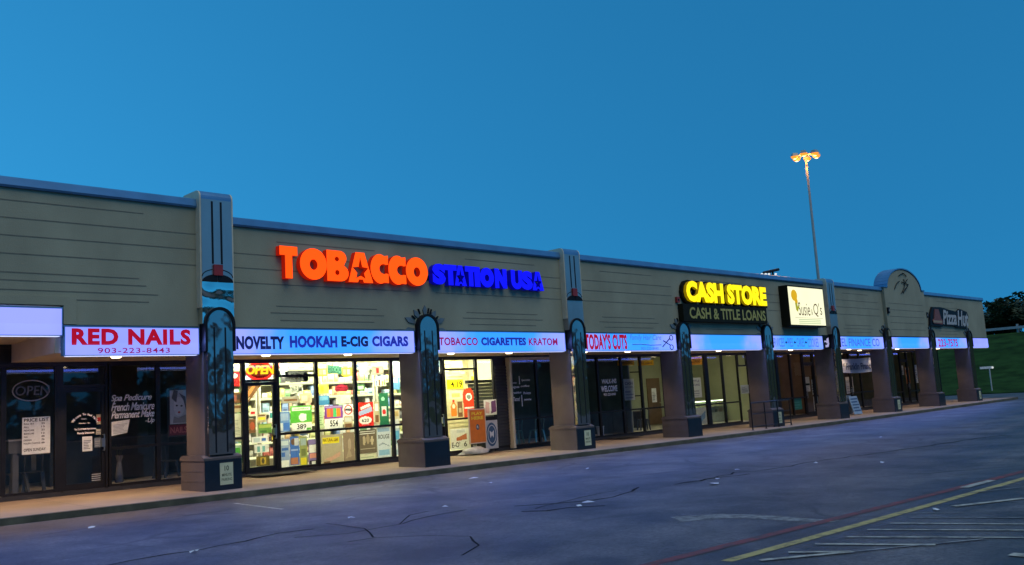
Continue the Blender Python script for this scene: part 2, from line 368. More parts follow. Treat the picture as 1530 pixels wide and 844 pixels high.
# painted markings and cracks on the asphalt
def strip(pts, wds, mt, name, dz=0.004, jit=0.0):
    P = []
    for (a, c) in zip(pts, pts[1:]):
        n = max(1, int((c-a).length/0.35))
        P += [a.lerp(c, i/n) for i in range(n)]
    P.append(pts[-1]); q = MB(); L = []
    for i, p in enumerate(P):
        d = (P[min(i+1, len(P)-1)]-P[max(i-1, 0)]); d.z = 0; d.normalize(); nn = Vector((-d.y, d.x, 0))
        off = nn*random.uniform(-jit, jit); w = (wds if not isinstance(wds, tuple) else wds[0]+(wds[1]-wds[0])*i/len(P))*(random.uniform(.6, 1.3) if jit else 1)
        for sgn in (-.5, .5):
            v = p+off+nn*w*sgn; v.z = az(v.x)+dz; L.append(v)
    q.add(L, [(2*i, 2*i+2, 2*i+3, 2*i+1) for i in range(len(P)-1)])
    return tag(q.build(name, mt), kind='structure')
def paint_mat(name, c, wear):
    m = bpy.data.materials.new(name); m.use_nodes = True; nt = m.node_tree; N = nt.nodes.new; L = nt.links.new
    b = nt.nodes['Principled BSDF']; b.inputs['Roughness'].default_value = 0.7
    tc = N('ShaderNodeTexCoord'); n = N('ShaderNodeTexNoise'); n.inputs['Scale'].default_value = 7; n.inputs['Detail'].default_value = 8; n.inputs['Roughness'].default_value = .75
    L(tc.outputs['Object'], n.inputs['Vector'])
    r = N('ShaderNodeValToRGB'); r.color_ramp.elements[0].position = wear-.1; r.color_ramp.elements[1].position = wear+.14
    r.color_ramp.elements[0].color = (0.05, 0.048, 0.05, 1); r.color_ramp.elements[1].color = c+(1,); L(n.outputs[0], r.inputs[0]); L(r.outputs[0], b.inputs['Base Color']); b.inputs['Specular IOR Level'].default_value = .3
    return m
YEL = paint_mat('yellow_paint', (0.46, 0.38, 0.13), 0.40); RED = paint_mat('red_paint', (0.22, 0.045, 0.04), 0.47)
WHT = paint_mat('white_paint', (0.46, 0.46, 0.38), 0.43); OLDW = paint_mat('old_white_paint', (0.27, 0.28, 0.27), 0.46)
ya, yb = gp(1085, 839), gp(1530, 715); yd = (yb-ya)
strip([ya, yb, ya+yd*3.2], 0.13, YEL, 'yellow_line')
ra, rb = gp(968, 844.5), gp(1440, 727)
strip([ra+(ra-rb)*.6, rb, ra+(rb-ra)*3.0], 0.15, RED, 'fire_lane_line')
strip([gp(1440, 729), gp(1482, 718)], 0.13, WHT, 'white_line', dz=.008)
for (a, c, w) in [((1425, 757), (1530, 745), .11), ((1360, 774), (1530, 774), .05), ((1330, 782.5), (1530, 784), .06), ((1296, 792), (1530, 793), .06),
                  ((1262, 803), (1530, 804), .06), ((1218, 813.5), (1398, 815), .08), ((1178, 826), (1270, 825), .08), ((1135, 838), (1275, 825), .08),
                  ((1275, 825), (1470, 806), .05), ((1450, 737), (1530, 728), .04), ((1470, 732), (1530, 722), .03), ((1510, 829), (1535, 831), .16), ((1340, 768), (1440, 766), .03)]:
    strip([gp(*a), gp(*c)], w, WHT if w > .055 else OLDW, 'parking_line', dz=.0085)
strip([gp(350, 752), gp(422, 761)], .07, WHT, 'parking_line')
for P in ([(1010, 776), (1080, 771), (1130, 772), (1200, 777), (1250, 779)],):
    strip([gp(*p) for p in P], (.5, .12), OLDW, 'faded_paint', dz=.003)
CRK = mat('tar_crack', (0.020, 0.020, 0.021), 0.9, amount=0.3, spec=0.05)
for pts, w in [([(130, 850), (250, 829), (300, 822), (330, 815), (420, 797), (470, 791)], .07), ([(440, 803), (520, 797), (600, 783), (640, 772), (700, 762)], .06),
               ([(520, 810), (560, 803), (640, 800), (700, 802), (715, 815), (690, 830)], .05), ([(600, 783), (610, 770), (640, 764)], .05), ([(560, 803), (545, 790), (490, 782)], .04),
               ([(770, 757), (830, 752), (890, 748), (930, 738), (960, 728)], .10), ([(780, 765), (850, 760), (905, 757)], .14), ([(800, 760), (880, 740), (920, 733)], .05),
               ([(1008, 724), (1050, 718), (1100, 706), (1150, 702), (1190, 694), (1260, 684), (1330, 674), (1420, 661), (1500, 650)], .09), ([(1020, 722), (1080, 713), (1120, 708)], .13),
               ([(60, 800), (160, 785), (280, 770), (360, 762)], .03), ([(850, 722), (940, 712), (1060, 699)], .03), ([(1215, 711), (1300, 714), (1420, 705)], .03)]:
    strip([gp(*p) for p in pts], w*.6, CRK, 'asphalt_crack', dz=.0035, jit=w*.9)
# scraps of litter lying on the asphalt
LIT = paper((0.7, 0.72, 0.76))
for i, (x, y) in enumerate([(137, 789), (290, 826), (757, 690), (708, 715), (732, 723), (665, 758), (878, 751), (865, 757), (1067, 724), (1072, 717), (1102, 703), (1219, 692), (1318, 692), (1316, 654), (878, 701), (525, 775), (1398, 763)]):
    p = gp(x, y, .004); q = MB(); k = []; s_ = .05 if i not in (2, 3, 6, 8) else .11
    m_ = random.randint(5, 7)
    for j in range(m_):
        a = 2*math.pi*j/m_; k.append((p.x+math.cos(a)*s_*random.uniform(.7, 1.6), p.y+math.sin(a)*s_*random.uniform(.5, 1.1), p.z+random.uniform(0, .035)))
    k.append((p.x, p.y, p.z+.03)); q.add(k, [(j, (j+1) % m_, m_) for j in range(m_)])
    tag(q.build('paper_scrap', LIT, origin=p), 'small pale scrap of litter lying on the dark asphalt', 'litter', 'litter scattered on the parking lot')

# ------------------------------------------------------------------ the strip of shops
mall = thing('shop_strip', 'long tan single storey row of shops with blue capped parapet and steel faced piers', 'building', (21, 2.8, 0))
BX0, BX1 = -10.0, 51.4
b = MB()
T1, T2 = 6.40, 6.08                                   # wall top under the cap
b.box(BX0, -3.2, 0, .30, 4.03, T1); b.box(-3.2, 0, 0, .30, 3.655, T1); b.box(0, 36.05, 0, .30, 3.655, T2); b.box(41.35, BX1, 0, .30, 3.655, T2)
b.box(51.1, BX1, .30, 3.0, 3.655, T2)
b.box(-3.2, -2.96, -.03, 0, 3.66, 4.2); b.box(BX0, -3.2, -.03, 0, 4.03, 4.2)      # raised band round the taller sign
facade = b.build('facade_wall', STUCCO, mall)
b = MB()
b.box(BX0, 50.9, 11.7, 12.0, -.3, 6.0); b.box(BX0, BX0+.3, .3, 11.7, 2.9, 6.0); b.box(BX0, BX0+.3, 2.8, 11.7, -.3, 2.9)
b.box(50.6, 50.9, 2.86, 11.7, -.3, 6.0)
b.build('outer_wall', STUCCO, mall)
b = MB(); b.box(BX0+.3, 51.1, .30, 11.7, 5.55, 5.7); b.build('roof', GREYM, mall)
# horizontal reveals
b = MB()
def groove(x0, x1, z, h=.018): b.box(x0, x1, -.006, 0, z-h/2, z+h/2)
for z, x0, x1 in [(6.03, BX0, -1.6), (5.69, BX0, -.4), (5.35, BX0, -.4), (5.0, BX0, -.4), (4.49, BX0, -1.55), (4.31, BX0, -1.3), (4.15, -2.95, -1.5), (4.64, BX0, -1.7)]: groove(x0, x1, z)
for c in (3, 9, 15, 21, 27, 33, 45):
    for z, x0, x1 in [(5.68, c-1.45, c+1.4), (5.34, c-2.6, c+2.55), (5.01, c-2.6, c+2.55), (4.67, c-2.6, c+2.55), (4.16, c-1.5, c+1.4), (4.0, c-1.65, c+1.62), (3.83, c-1.4, c+1.3)]:
        groove(x0, x1, z)
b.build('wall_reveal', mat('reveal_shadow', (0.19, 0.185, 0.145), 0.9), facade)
# parapet caps
def cap(x0, x1, z):
    q = MB(); q.extr([(-.05, z-.19), (-.075, z-.15), (-.05, z), (.02, z+.03), (.38, z+.02), (.38, z-.08), (.301, z-.08), (.301, z+.0), (-.001, z+.0), (-.001, z-.19)], x0, x1)
    q.build('parapet_cap', CAPM, mall)
cap(BX0, -.42, T1+.06); cap(.34, 11.58, T2+.06); cap(12.34, 29.58, T2+.06); cap(30.34, 36.05, T2+.06); cap(41.35, BX1+.02, T2+.06)
# arched gable
b = MB()
arch = [(36.05, 3.655), (41.35, 3.655), (41.35, 6.12)] + [(38.7+2.2*math.cos(R(a)), 6.12+1.03*math.sin(R(a))) for a in range(0, 181, 9)] + [(36.05, 6.12)]
b.prism(arch, -.16, .45); gable = b.build('arched_gable', STUCCO, mall)
b = MB(); pa = [(41.40, 6.13), (40.95, 6.13)]+[(38.7+2.24*math.cos(R(a)), 6.13+1.06*math.sin(R(a))) for a in range(0, 181, 9)]+[(36.45, 6.13), (36.0, 6.13)]
for p, q in zip(pa, pa[1:]):
    dx, dz = q[0]-p[0], q[1]-p[1]; l = math.hypot(dx, dz); nx, nz = -dz/l*-.06, dx/l*-.06
    b.hexa([(p[0], -.2, p[1]), (q[0], -.2, q[1]), (q[0], .5, q[1]), (p[0], .5, p[1])], [(p[0]+nx, -.2, p[1]+nz), (q[0]+nx, -.2, q[1]+nz), (q[0]+nx, .5, q[1]+nz), (p[0]+nx, .5, p[1]+nz)])
b.build('cap', CAPM, gable)
b = MB()
for z in (5.34, 5.01, 4.67, 4.35, 4.0): b.box(36.4, 41.0, -.166, -.16, z-.01, z+.01)
b.build('reveal', MATS['reveal_shadow'], gable)
b = MB()                                             # wrought scroll emblem of loose curved strokes
def stroke(q, pts, r, y):
    for a, c in zip(pts, pts[1:]): q.tube((a[0], y, a[1]), (c[0], y, c[1]), r, n=6)
def curve(p0, p1, p2, n=10): return [((1-t)**2*p0[0]+2*t*(1-t)*p1[0]+t*t*p2[0], (1-t)**2*p0[1]+2*t*(1-t)*p1[1]+t*t*p2[1]) for t in [i/n for i in range(n+1)]]
def em(x, y): p = at(x, y, -.2); return (p.x, p.z)
for c in [((1344, 420), (1338, 424), (1337, 432)), ((1347, 421), (1351, 422), (1352, 426)), ((1347, 438), (1354, 428), (1350, 417)), ((1350, 438), (1351, 434), (1354, 430)), ((1356, 417), (1350, 424), (1357, 425)), ((1357, 425), (1355, 431), (1350, 436)), ((1343, 412), (1347, 408), (1350, 409)), ((1348, 408), (1352, 409), (1354, 413))]:
    stroke(b, curve(*[em(*p) for p in c]), .022, -.2)
b.build('emblem', SLOT, gable)
# soffit
b = MB(); b.box(BX0+.3, -3.3, .2, D+.1, 3.50, 3.56); b.box(-3.2, 51.1, .14, D+.1, 3.11, 3.16); b.box(-3.3, -3.2, .14, D+.1, 3.11, 3.56)
b.box(50.6, 51.1, D+.1, 11.7, 3.11, 3.16)
soffit = b.build('soffit', SOFF, mall)
fixn = 0
for (x, y, z) in [(-8.0, 1.2, 3.50), (-4.2, 1.2, 3.50)]+[(6*n+dx, 1.2, 3.11) for n in range(-1, 8) for dx in (1.9, 4.3) if 6*n+dx > -3]+[(37.1, 1.9, 3.11), (49.6, 1.2, 3.11)]:
    q = MB(); q.lathe((x, y, z-.035), [(.09, 0), (.11, .03)], 14); fx = q.build('soffit_light', LAMPW, soffit)
    q = MB(); q.lathe((x, y, z-.03), [(.14, .0), (.14, .028)], 14); q.build('light_rim', CREAM, soffit) if False else None
    l = bpy.data.lights.new('soffit_lamp', 'SPOT'); l.energy = 300 if x < 0 else (120 if x < 13 else 85); l.color = (1.0, 0.64, 0.36); l.spot_size = R(128 if x < 13 else 118); l.spot_blend = .6; l.shadow_soft_size = .1
    lo = bpy.data.objects.new('soffit_lamp', l); COL.objects.link(lo); lo.parent = fx; lo.location = Vector((x, y, z-.06))-ORG[fx.name]
# piers with steel faces
def pier(n):
    x = 6.0*n-.03; z0 = wk(x)-.03; cap_z = wk(x)+.68
    q = MB(); q.box(x-.33, x+.33, -.10, .75, z0, 3.10)
    p = q.build('pier', PIERST, mall)
    q = MB(); q.box(x-.42, x+.42, -.235, .86, z0, cap_z-.05)
    q.extr([(-.25, cap_z-.05), (-.25, cap_z), (-.10, cap_z+.06), (.75, cap_z+.06), (.88, cap_z), (.88, cap_z-.05)], x-.44, x+.44)
    for k in (1, 2): q.box(x-.426, x+.426, -.20, .866, z0+k*.215, z0+k*.215+.014)
    q.build('pier_base', PIERST, p)
    q = MB(); q.box(x-.425, x+.425, -.262, -.236, z0, cap_z-.055); q.build('base_plate', NAVY, p)
    q = MB(); zt = 3.69; rx = .30
    out = [(x-rx, cap_z+.06), (x+rx, cap_z+.06)] + [(x+rx*math.cos(R(a)), zt+.31*math.sin(R(a))) for a in range(0, 181, 12)]
    tall = n in (0, 2, 5); yf = -.225 if tall else -.135
    q.prism(out, yf, -.101); q.box(x-.30, x+.30, -.101, -.0, 3.1, zt) if not tall else None
    q.build('mirror_panel', MIRROR, p)
    q = MB()                                          # black arched border and two dark slots
    for a in range(0, 180, 12):
        o0, o1 = R(a), R(a+12); I = lambda t, r, h: (x+r*math.cos(t), zt+h*math.sin(t))
        q.prism([I(o0, .30, .31), I(o0, .355, .375), I(o1, .355, .375), I(o1, .30, .31)], yf-.025, -.0)
    q.box(x-.355, x-.30, yf-.025, 0, 3.10, zt); q.box(x+.30, x+.355, yf-.025, 0, 3.10, zt)
    q.build('arch_border', SLOT, p)
    q = MB()
    for dx in (-.14, .12): q.box(x+dx-.018, x+dx+.018, yf-.004, yf+.001, cap_z+.1, 3.62)
    q.build('panel_slot', SLOT, p)
    if n not in (0, 2, 5):
        RAYM = mat('ray_metal', (.16, .20, .22), .5, .3, amount=.15); q = MB()   # sunburst of metal rays on the wall above the arch
        for a in (-5, 22, 52, 90, 128, 158, 185):
            t = R(a); dx, dz = math.cos(t), math.sin(t); r0, r1 = .37, .62 if a in (90, 52, 128) else .74; h0, h1 = .03, .075
            px_, pz_ = -dz, dx
            q.use(RAYM); q.prism([(x+dx*r0+px_*h0, zt+dz*r0+pz_*h0), (x+dx*r0-px_*h0, zt+dz*r0-pz_*h0), (x+dx*r1*.8-px_*h1, zt+dz*r1*.8-pz_*h1), (x+dx*r1, zt+dz*r1), (x+dx*r1*.8+px_*h1, zt+dz*r1*.8+pz_*h1)], -.03, 0)
            if a in (22, 52, 128, 158, 90):
                t2 = R(a-14 if a > 60 else a+14); dx, dz = math.cos(t2), math.sin(t2); px_, pz_ = -dz*.014, dx*.014
                q.use(SLOT); q.prism([(x+dx*.42+px_, zt+dz*.42+pz_), (x+dx*.42-px_, zt+dz*.42-pz_), (x+dx*.56-px_, zt+dz*.56-pz_), (x+dx*.56+px_, zt+dz*.56+pz_)], -.045, 0)
        q.build('sunburst', None, p)
    return p
for n in range(0, 9): pier(n)
def pilaster(n, top):
    x = 6.0*n-.05; a, c = x-.36, x+.36; k = top-5.92
    q = MB(); cur = [(-.20, top-.20)]+[(-.20+.16-.16*math.cos(R(t)), top-.16+.16*math.sin(R(t))) for t in range(0, 91, 15)]+[(.50, top)]+[(.50+.14*math.sin(R(t)), top-.14+.14*math.cos(R(t))) for t in range(15, 121, 15)]
    inn = [(y*.9+.02 if y > .3 else y+.03, z-.03) for y, z in cur][::-1]
    q.use(CAPM); q.extr((cur+inn)[::-1], a, c); q.use(CREAM); 
    side = cur+[(.30, top-.32), (.30, 4.05), (-.185, 4.05)]
    q.extr([(y-.0, z) for y, z in side][::-1], a-.035, a-.002); q.extr([(y-.0, z) for y, z in side][::-1], c+.002, c+.035)
    p = q.build('pilaster', None, mall)
    q = MB(); q.box(a, c, -.20, 0, 4.62, top-.2); q.build('steel_panel', STEEL, p)
    q = MB(); q.box(a-.01, c+.01, -.205, 0, 3.70, 4.619); q.build('crinkled_panel', CRINK if n == 0 else STEEL, p)
    q = MB()
    for dx in (-.105, .105): q.box(x+dx-.022, x+dx+.022, -.206, -.199, 5.02, top-.24)
    q.build('panel_slot', SLOT, p)
    q = MB(); q.box(x-.105, x+.105, -.25, -.2, 4.76, 5.0); q.build('red_block', REDM, p)
    q = MB(); q.prism([(a, 4.62), (x-.012, 4.62), (x-.012, 4.78)]+[(x-.36*math.sin(R(t)), 4.62+.17*math.cos(R(t))) for t in range(15, 80, 12)], -.225, -.2)
    q.prism([(x+.012, 4.62), (c, 4.62)]+[(x+.36*math.sin(R(t)), 4.62+.17*math.cos(R(t))) for t in range(75, 10, -12)]+[(x+.012, 4.78)], -.225, -.2)
    q.build('fan_plate', SLOT, p)
    q = MB()
    for sg in (-1, 1):
        pts = [(x+sg*.36*math.sin(R(t)), 4.73+.17*math.cos(R(t))) for t in range(20, 91, 10)]
        for u, v in zip(pts, pts[1:]): q.tube((u[0], -.2, u[1]), (v[0], -.2, v[1]), .011, n=5)
    q.build('fan_rib', SLOT, p)
for n, t in ((0, 6.66), (2, 6.28), (5, 6.26)): pilaster(n, t)

# interiors: one shell with partitions
CARP = mat('shop_floor', (0.50, 0.46, 0.38), 0.5, amount=0.2, scale=2)
WALLI = mat('shop_wall', (0.62, 0.58, 0.42), 0.8, amount=0.06, scale=2)
WALLD = mat('dark_shop_wall', (0.10, 0.12, 0.12), 0.7, amount=0.2, scale=2)
WALLB = mat('brown_shop_wall', (0.22, 0.14, 0.09), 0.7, amount=0.2, scale=2)
WALLG = mat('green_shop_wall', (0.42, 0.44, 0.28), 0.8, amount=0.08, scale=2)
CEIL = mat('ceiling_tile', (0.65, 0.63, 0.55), 0.9, amount=0.06)
parts_x = [-9.7, 1.55, 11.55, 18.45, 28.4, 34.3, 42.7, 50.6]
skins = [WALLD, WALLI, WALLD, WALLG, WALLB, WALLB, WALLB]
backs = [7.0, 6.4, 6.5, 7.2, 6.8, 6.5, 6.0]
for i, (xa, xb) in enumerate(zip(parts_x, parts_x[1:])):
    q = MB(); q.box(xa+.06, xb-.06, backs[i], backs[i]+.12, wz(xa, 3)-.1, 3.42)
    q.box(xa+.02, xa+.06, D+.07, backs[i], -.2, 3.42); q.box(xb-.06, xb-.02, D+.07, backs[i], -.2, 3.42)
    q.build('shop_wall', skins[i], mall)
    q = MB(); q.box(xa+.06, xb-.06, D+.08, backs[i], 3.40, 3.46); q.build('ceiling', CEIL, mall)
    q = MB(); q.box(xa+.06, xb-.06, D+.1, backs[i], wz((xa+xb)/2, 3)-.01, wz((xa+xb)/2, 3)+.035); q.build('shop_floor', CARP, mall)
q = MB()
for xa in parts_x[1:-1]: q.box(xa-.018, xa+.018, D+.07, 11.7, -.2, 3.5)
q.build('partition', WALLD, mall)
def tube_light(x0, x1, y, z, strength, c, key):
    q = MB(); q.box(x0, x1, y-.12, y+.12, z-.03, z); q.build('ceiling_light', emis('lamp_'+key, c, strength), mall)
for x in (2.9, 5.2, 7.5, 9.9):
    for y in (3.15, 3.75, 5.6): tube_light(x-.75, x+.75, y, 3.39, 75.0, (1.0, 0.96, 0.62), 'fluorescent')
for x in (20.5, 23.2, 26.2): tube_light(x-.6, x+.6, 4.1, 3.39, 20, (1.0, 0.95, 0.6), 'office')
for x in (30.4, 32.6): tube_light(x-.2, x+.2, 3.9, 3.39, 12.0, (1.0, 0.7, 0.4), 'warm')
for x in (38, 46): tube_light(x-.3, x+.3, 3.6, 3.39, 14.0, (1.0, 0.7, 0.4), 'warm')
tube_light(12.3, 13.7, 3.7, 3.39, .8, (.7, .8, 1.0), 'dim'); tube_light(16.2, 17.6, 4.5, 3.39, .8, (.7, .8, 1.0), 'dim'); tube_light(-2.2, -1.9, 5.5, 3.39, 1.0, (1.0, .7, .4), 'warmdim')

# storefront frames
def window(x0, x1, zt=3.06, sill=None, bar=None, z0=None, fr=.05, y=D, glass=True):
    z0 = wz((x0+x1)/2, D)+.04 if z0 is None else z0
    q = MB(); e = .045
    q.box(x0, x0+fr, y-e, y+e, z0, zt); q.box(x1-fr, x1, y-e, y+e, z0, zt)
    q.box(x0+fr, x1-fr, y-e, y+e, z0, z0+fr*1.3); q.box(x0+fr, x1-fr, y-e, y+e, zt-fr, zt)
    cuts = [z0+fr*1.3]
    for h in ([sill] if sill else [])+(bar or []):
        q.box(x0+fr, x1-fr, y-e+.004, y+e-.004, h-.03, h+.03); cuts += [h-.03, h+.03]
    cuts.append(zt-fr)
    wn = q.build('window', FRAME, mall)
    for k in range(0, len(cuts), 2):
        q = MB(); q.face(x0+fr, x1-fr, cuts[k], cuts[k+1], y); q.build('pane', GLASS, wn)
    return wn
def door(x0, x1, zh=2.52, zt=3.06, y=D, handle=1):
    z0 = wz((x0+x1)/2, D)+.02; e = .045
    q = MB(); q.box(x0-.05, x0, y-e-.01, y+e+.01, z0, zt); q.box(x1, x1+.05, y-e-.01, y+e+.01, z0, zt); q.box(x0, x1, y-e, y+e, zt-.05, zt); q.box(x0, x1, y-e, y+e, zh+.005, zh+.07)
    fr = q.build('door_frame', FRAME, mall)
    q = MB(); q.face(x0, x1, zh+.07, zt-.05, y); q.build('transom_pane', GLASS, fr)
    q = MB(); s_ = .075
    q.box(x0+.008, x0+s_, y-.03, y+.03, z0, zh); q.box(x1-s_, x1-.008, y-.03, y+.03, z0, zh); q.box(x0+s_, x1-s_, y-.03, y+.03, zh-.09, zh); q.box(x0+s_, x1-s_, y-.03, y+.03, z0, z0+.16)
    dr = q.build('door', FRAME, mall)
    q = MB(); q.face(x0+s_, x1-s_, z0+.16, zh-.09, y); q.build('pane', GLASS, dr)
    q = MB(); hx = x1-.04 if handle > 0 else x0+.04
    q.box(hx-.05, hx+.02, y-.10, y-.03, z0+.93, z0+1.12); q.path([(hx, y-.03, z0+.85), (hx, y-.1, z0+.85), (hx, y-.1, z0+1.2), (hx, y-.03, z0+1.2)], .014, 6); q.build('handle', mat('steel_handle', (.4, .4, .4), .3, 1.0), dr)
    return dr
# nail salon
window(-9.6, -6.6); window(-6.6, -3.44)
w_nail = window(-3.44, -2.36); d_nail = door(-2.24, -1.33)
w_spa = window(-1.24, -.09, sill=1.12); w_nail2 = window(-.09, 1.0, sill=1.12); window(1.0, 1.5, sill=1.12)
# tobacco shop
window(1.6, 2.14, sill=1.12); d_tob = door(2.2, 3.06); wt1 = window(3.13, 4.34, sill=1.14, bar=[2.66]); window(4.34, 5.63, sill=1.14); window(5.63, 6.92, sill=1.14); window(6.92, 7.9, sill=1.14)
door(7.97, 8.85); window(8.95, 10.33, sill=1.17, bar=[2.72]); window(10.33, 11.12)
# dark neighbour with a white door surround
window(11.75, 13.05, sill=1.0, y=D-.1); window(13.05, 14.3, sill=1.0, y=D-.1); window(14.3, 15.2, sill=1.0)
window(15.2, 16.46, sill=1.0); window(16.46, 17.88, sill=1.0)
window(17.88, 19.1, sill=1.0); window(19.1, 20.6, sill=1.0); window(20.6, 22.0, sill=1.0); window(22.0, 23.62, sill=.95)
window(23.80, 25.0, sill=.95); window(25.0, 26.3, sill=.95); window(26.3, 27.1, z0=2.5); door(27.2, 28.2)
window(28.5, 29.7); window(29.85, 31.1, sill=.9); window(31.1, 32.35, sill=.9); door(32.45, 33.4, handle=-1); window(33.5, 34.2, sill=.9)
window(34.4, 36.45, sill=.9); door(36.6, 37.6); window(37.7, 38.9, sill=.9); window(38.9, 40.6, sill=.9); window(40.6, 42.6, sill=.9)
window(42.8, 43.5, sill=.7); window(43.5, 44.45, sill=.7); door(44.52, 45.4); window(45.48, 46.5, sill=.7); window(46.5, 48.4, sill=.7); window(48.4, 50.5, sill=.7)
q = MB()
q.box(-9.7, 50.6, D-.06, D+.07, 3.061, 3.42); q.box(-9.7, -3.3, D-.06, D+.07, 3.421, 3.5)
for x0, x1 in [(1.5, 1.6), (11.12, 11.66), (23.62, 23.80), (28.25, 28.5), (34.2, 34.4), (42.6, 42.8), (50.5, 50.6), (-9.7, -9.6), (29.7, 29.85)]: q.box(x0, x1, D-.05, D+.06, wz(x0, D)-.05, 3.06)
q.box(-2.36, -2.29, D-.05, D+.05, wz(-2, D), 3.06)
q.build('storefront_header', FRAME, mall)
q = MB()
for x in range(-9, 51): q.box(x, min(x+1, 50.6), D-.055, D+.06, wz(x, D)-.1, wz(x+.5, D)+.042)
q.build('storefront_sill', DARKW, mall)
q = MB(); q.box(11.66, 11.75, D-.24, D-.02, wz(11.7, D), 3.05); q.box(11.75, 14.3, D-.24, D-.15, 2.96, 3.05)
q.build('door_surround', CREAM, mall)
q = MB()
for k in range(26): q.extr([(D-.06, .2+k*.1), (D-.085, .21+k*.1), (D-.06, .295+k*.1)], 11.12, 11.655)
q.build('slat_panel', DARKW, mall)

# window lettering (film on the glass)
FILM = mat('white_film', (0.9, 0.9, 0.9), 0.6, amount=0.05)
def film(s, rect, parent, m=FILM, y=D-.004, rot=0, **k):
    q = MB(); q.text(s, *pr(*rect, y), y, **k)
    if rot:
        cx = sum(v[0] for v in q.v)/len(q.v); q.v = [(x, yy, z+(x-cx)*rot) for x, yy, z in q.v]
    return q.build('lettering', m, parent)
film('Spa Pedicure', (165, 589, 227, 601), w_spa, bold=.015, shear=.35, space=.9)
film('French Manicure', (166, 601, 231, 613), w_spa, bold=.015, shear=.35, space=.9)
film('Permanent Make', (166, 613, 231, 624), w_spa, bold=.015, shear=.35, space=.9)
film('-Up', (217, 624, 231, 633), w_spa, bold=.015, shear=.35)
film('4414', (123, 564, 137, 572), d_nail, m=mat('black_film', (.02, .02, .02), .5), bold=.02)
q = MB(); s_ = 'Welcome To Red Nails'; ctr = at(126, 640, D); 
for i, ch in enumerate(s_):
    if ch == ' ': continue
    t = R(155-130*i/(len(s_)-1)); g, fs, nz = text_geo(ch, bold=.02); r_ = .27
    ang = t-math.pi/2; bx, bz = ctr.x+r_*math.cos(t), ctr.z+.02+r_*math.sin(t)
    q.add([(bx+.075*(p[0]*math.cos(ang)-p[1]*math.sin(ang)), D-.035, bz+.075*(p[0]*math.sin(ang)+p[1]*math.cos(ang))) for p in g], fs)
q.text('hours', *pr(121, 624, 129, 627, D), D-.035); q.text('Monday - Sat', *pr(117, 631, 134, 634, D), D-.035)
q.text('You Don\'t Need Appointment', *pr(110, 639, 143, 643, D), D-.035, bold=.02); q.text('Family Discount', *pr(115, 645, 140, 649, D), D-.035, bold=.02)
q.build('lettering', FILM, d_nail)
w_today = [o for o in mall.children if o.name.startswith('window')]
def win_at(x):
    best = None
    for o in w_today:
        xs = [v.co.x+ORG[mall.name].x for v in o.data.vertices]
        if min(xs) <= x <= max(xs): best = o
    return best
film('WALK-INS', (899, 566, 921, 573), win_at(17.2), bold=.03); film('WELCOME', (898, 576, 922.5, 585), win_at(17.2), bold=.03); film('903-223-8440', (902, 587, 920, 591), win_at(17.2), bold=.01)
wm = win_at(12.4)
for s_, rc in [('Smoothies', (761, 571, 772, 573)), ('Specialties', (779, 566, 792, 570)), ('Beignets', (764, 576, 776, 581)), ('coffee', (778, 575, 791, 578)), ('breakfast', (764, 585, 779, 588)), ('Po-boys', (782, 585, 793, 590)), ('Tacos!', (767, 593, 777, 599)), ('sandwiches', (783, 595, 794, 598))]:
    film(s_, rc, wm, y=D-.105, bold=.015, shear=.2)
q = MB()
for x, y0, y1 in [(776, 562, 574), (761, 576, 597), (780, 590, 607)]:
    a_, c_, e_, f_ = pr(x-.5, y0, x+.5, y1, D-.105); q.face(a_, c_, e_, f_, D-.105)
q.build('lettering', FILM, wm)

# ------------------------------------------------------------------ lit sign band between the piers
BLACKP = SLOT
def sign_box(x0, x1, z0, z1, label, texts, face=FACE, back=True, extra=None):
    t = thing('sign_box', label, 'sign', ((x0+x1)/2, -.05, z0), 'lit signs in the band over the shop fronts')
    q = MB(); e = .03
    q.box(x0, x1, -.055, .12, z1-e, z1); q.box(x0, x0+.02, -.055, .12, z0, z1-e); q.box(x1-.02, x1, -.055, .12, z0, z1-e); q.box(x0+.02, x1-.02, -.055, .12, z0, z0+.014)
    q.build('cabinet', CAPM, t)
    q = MB(); q.box(x0+.02, x1-.02, -.045, -.03, z0+.014, z1-e); q.build('face', face, t)
    q = MB(); q.box(x0+.02, x1-.02, .10, .115, z0+.014, z1-e); q.build('back_panel', FACEB, t)
    q = MB(); q.box(x0+.05, x1-.05, -.03, .09, z0-.012, z0-.002); q.build('edge_light', SLOTL, t)
    for (s_, rc, m, k) in texts:
        q = MB(); q.text(s_, *pr(*rc, -.05), -.048, **k); q.build('lettering', m, t)
    if extra: extra(t)
    l = bpy.data.lights.new('sign_glow_fill', 'AREA'); l.shape = 'RECTANGLE'; l.size = x1-x0-.1; l.size_y = z1-z0-.06; l.color = (.17, .29, 1.0); l.energy = 170*(x1-x0)/5.2  # unseen area light added to carry the sign's blue glow onto the asphalt
    lo = bpy.data.objects.new('sign_glow_fill', l); COL.objects.link(lo); lo.parent = t; lo.location = Vector(((x0+x1)/2, -.075, (z0+z1)/2))-ORG[t.name]
    lo.rotation_euler = (R(-58), 0, 0)
    return t
sign_box(BX0+.3, -3.22, 3.43, 3.99, 'blank lilac sign set higher than the band, past the nail salon sign', [], FACEL)
sign_box(-3.2, -.42, ZS, ZT, 'lilac sign with bold red nail salon name over a phone number',
         [('RED NAILS', (107, 491, 285, 515.5), INK_RED, dict(bold=.05, space=1.12)), ('903-223-8443', (146, 519.5, 254, 527.5), INK_MAG, dict(bold=.012, space=1.1))], FACEL)
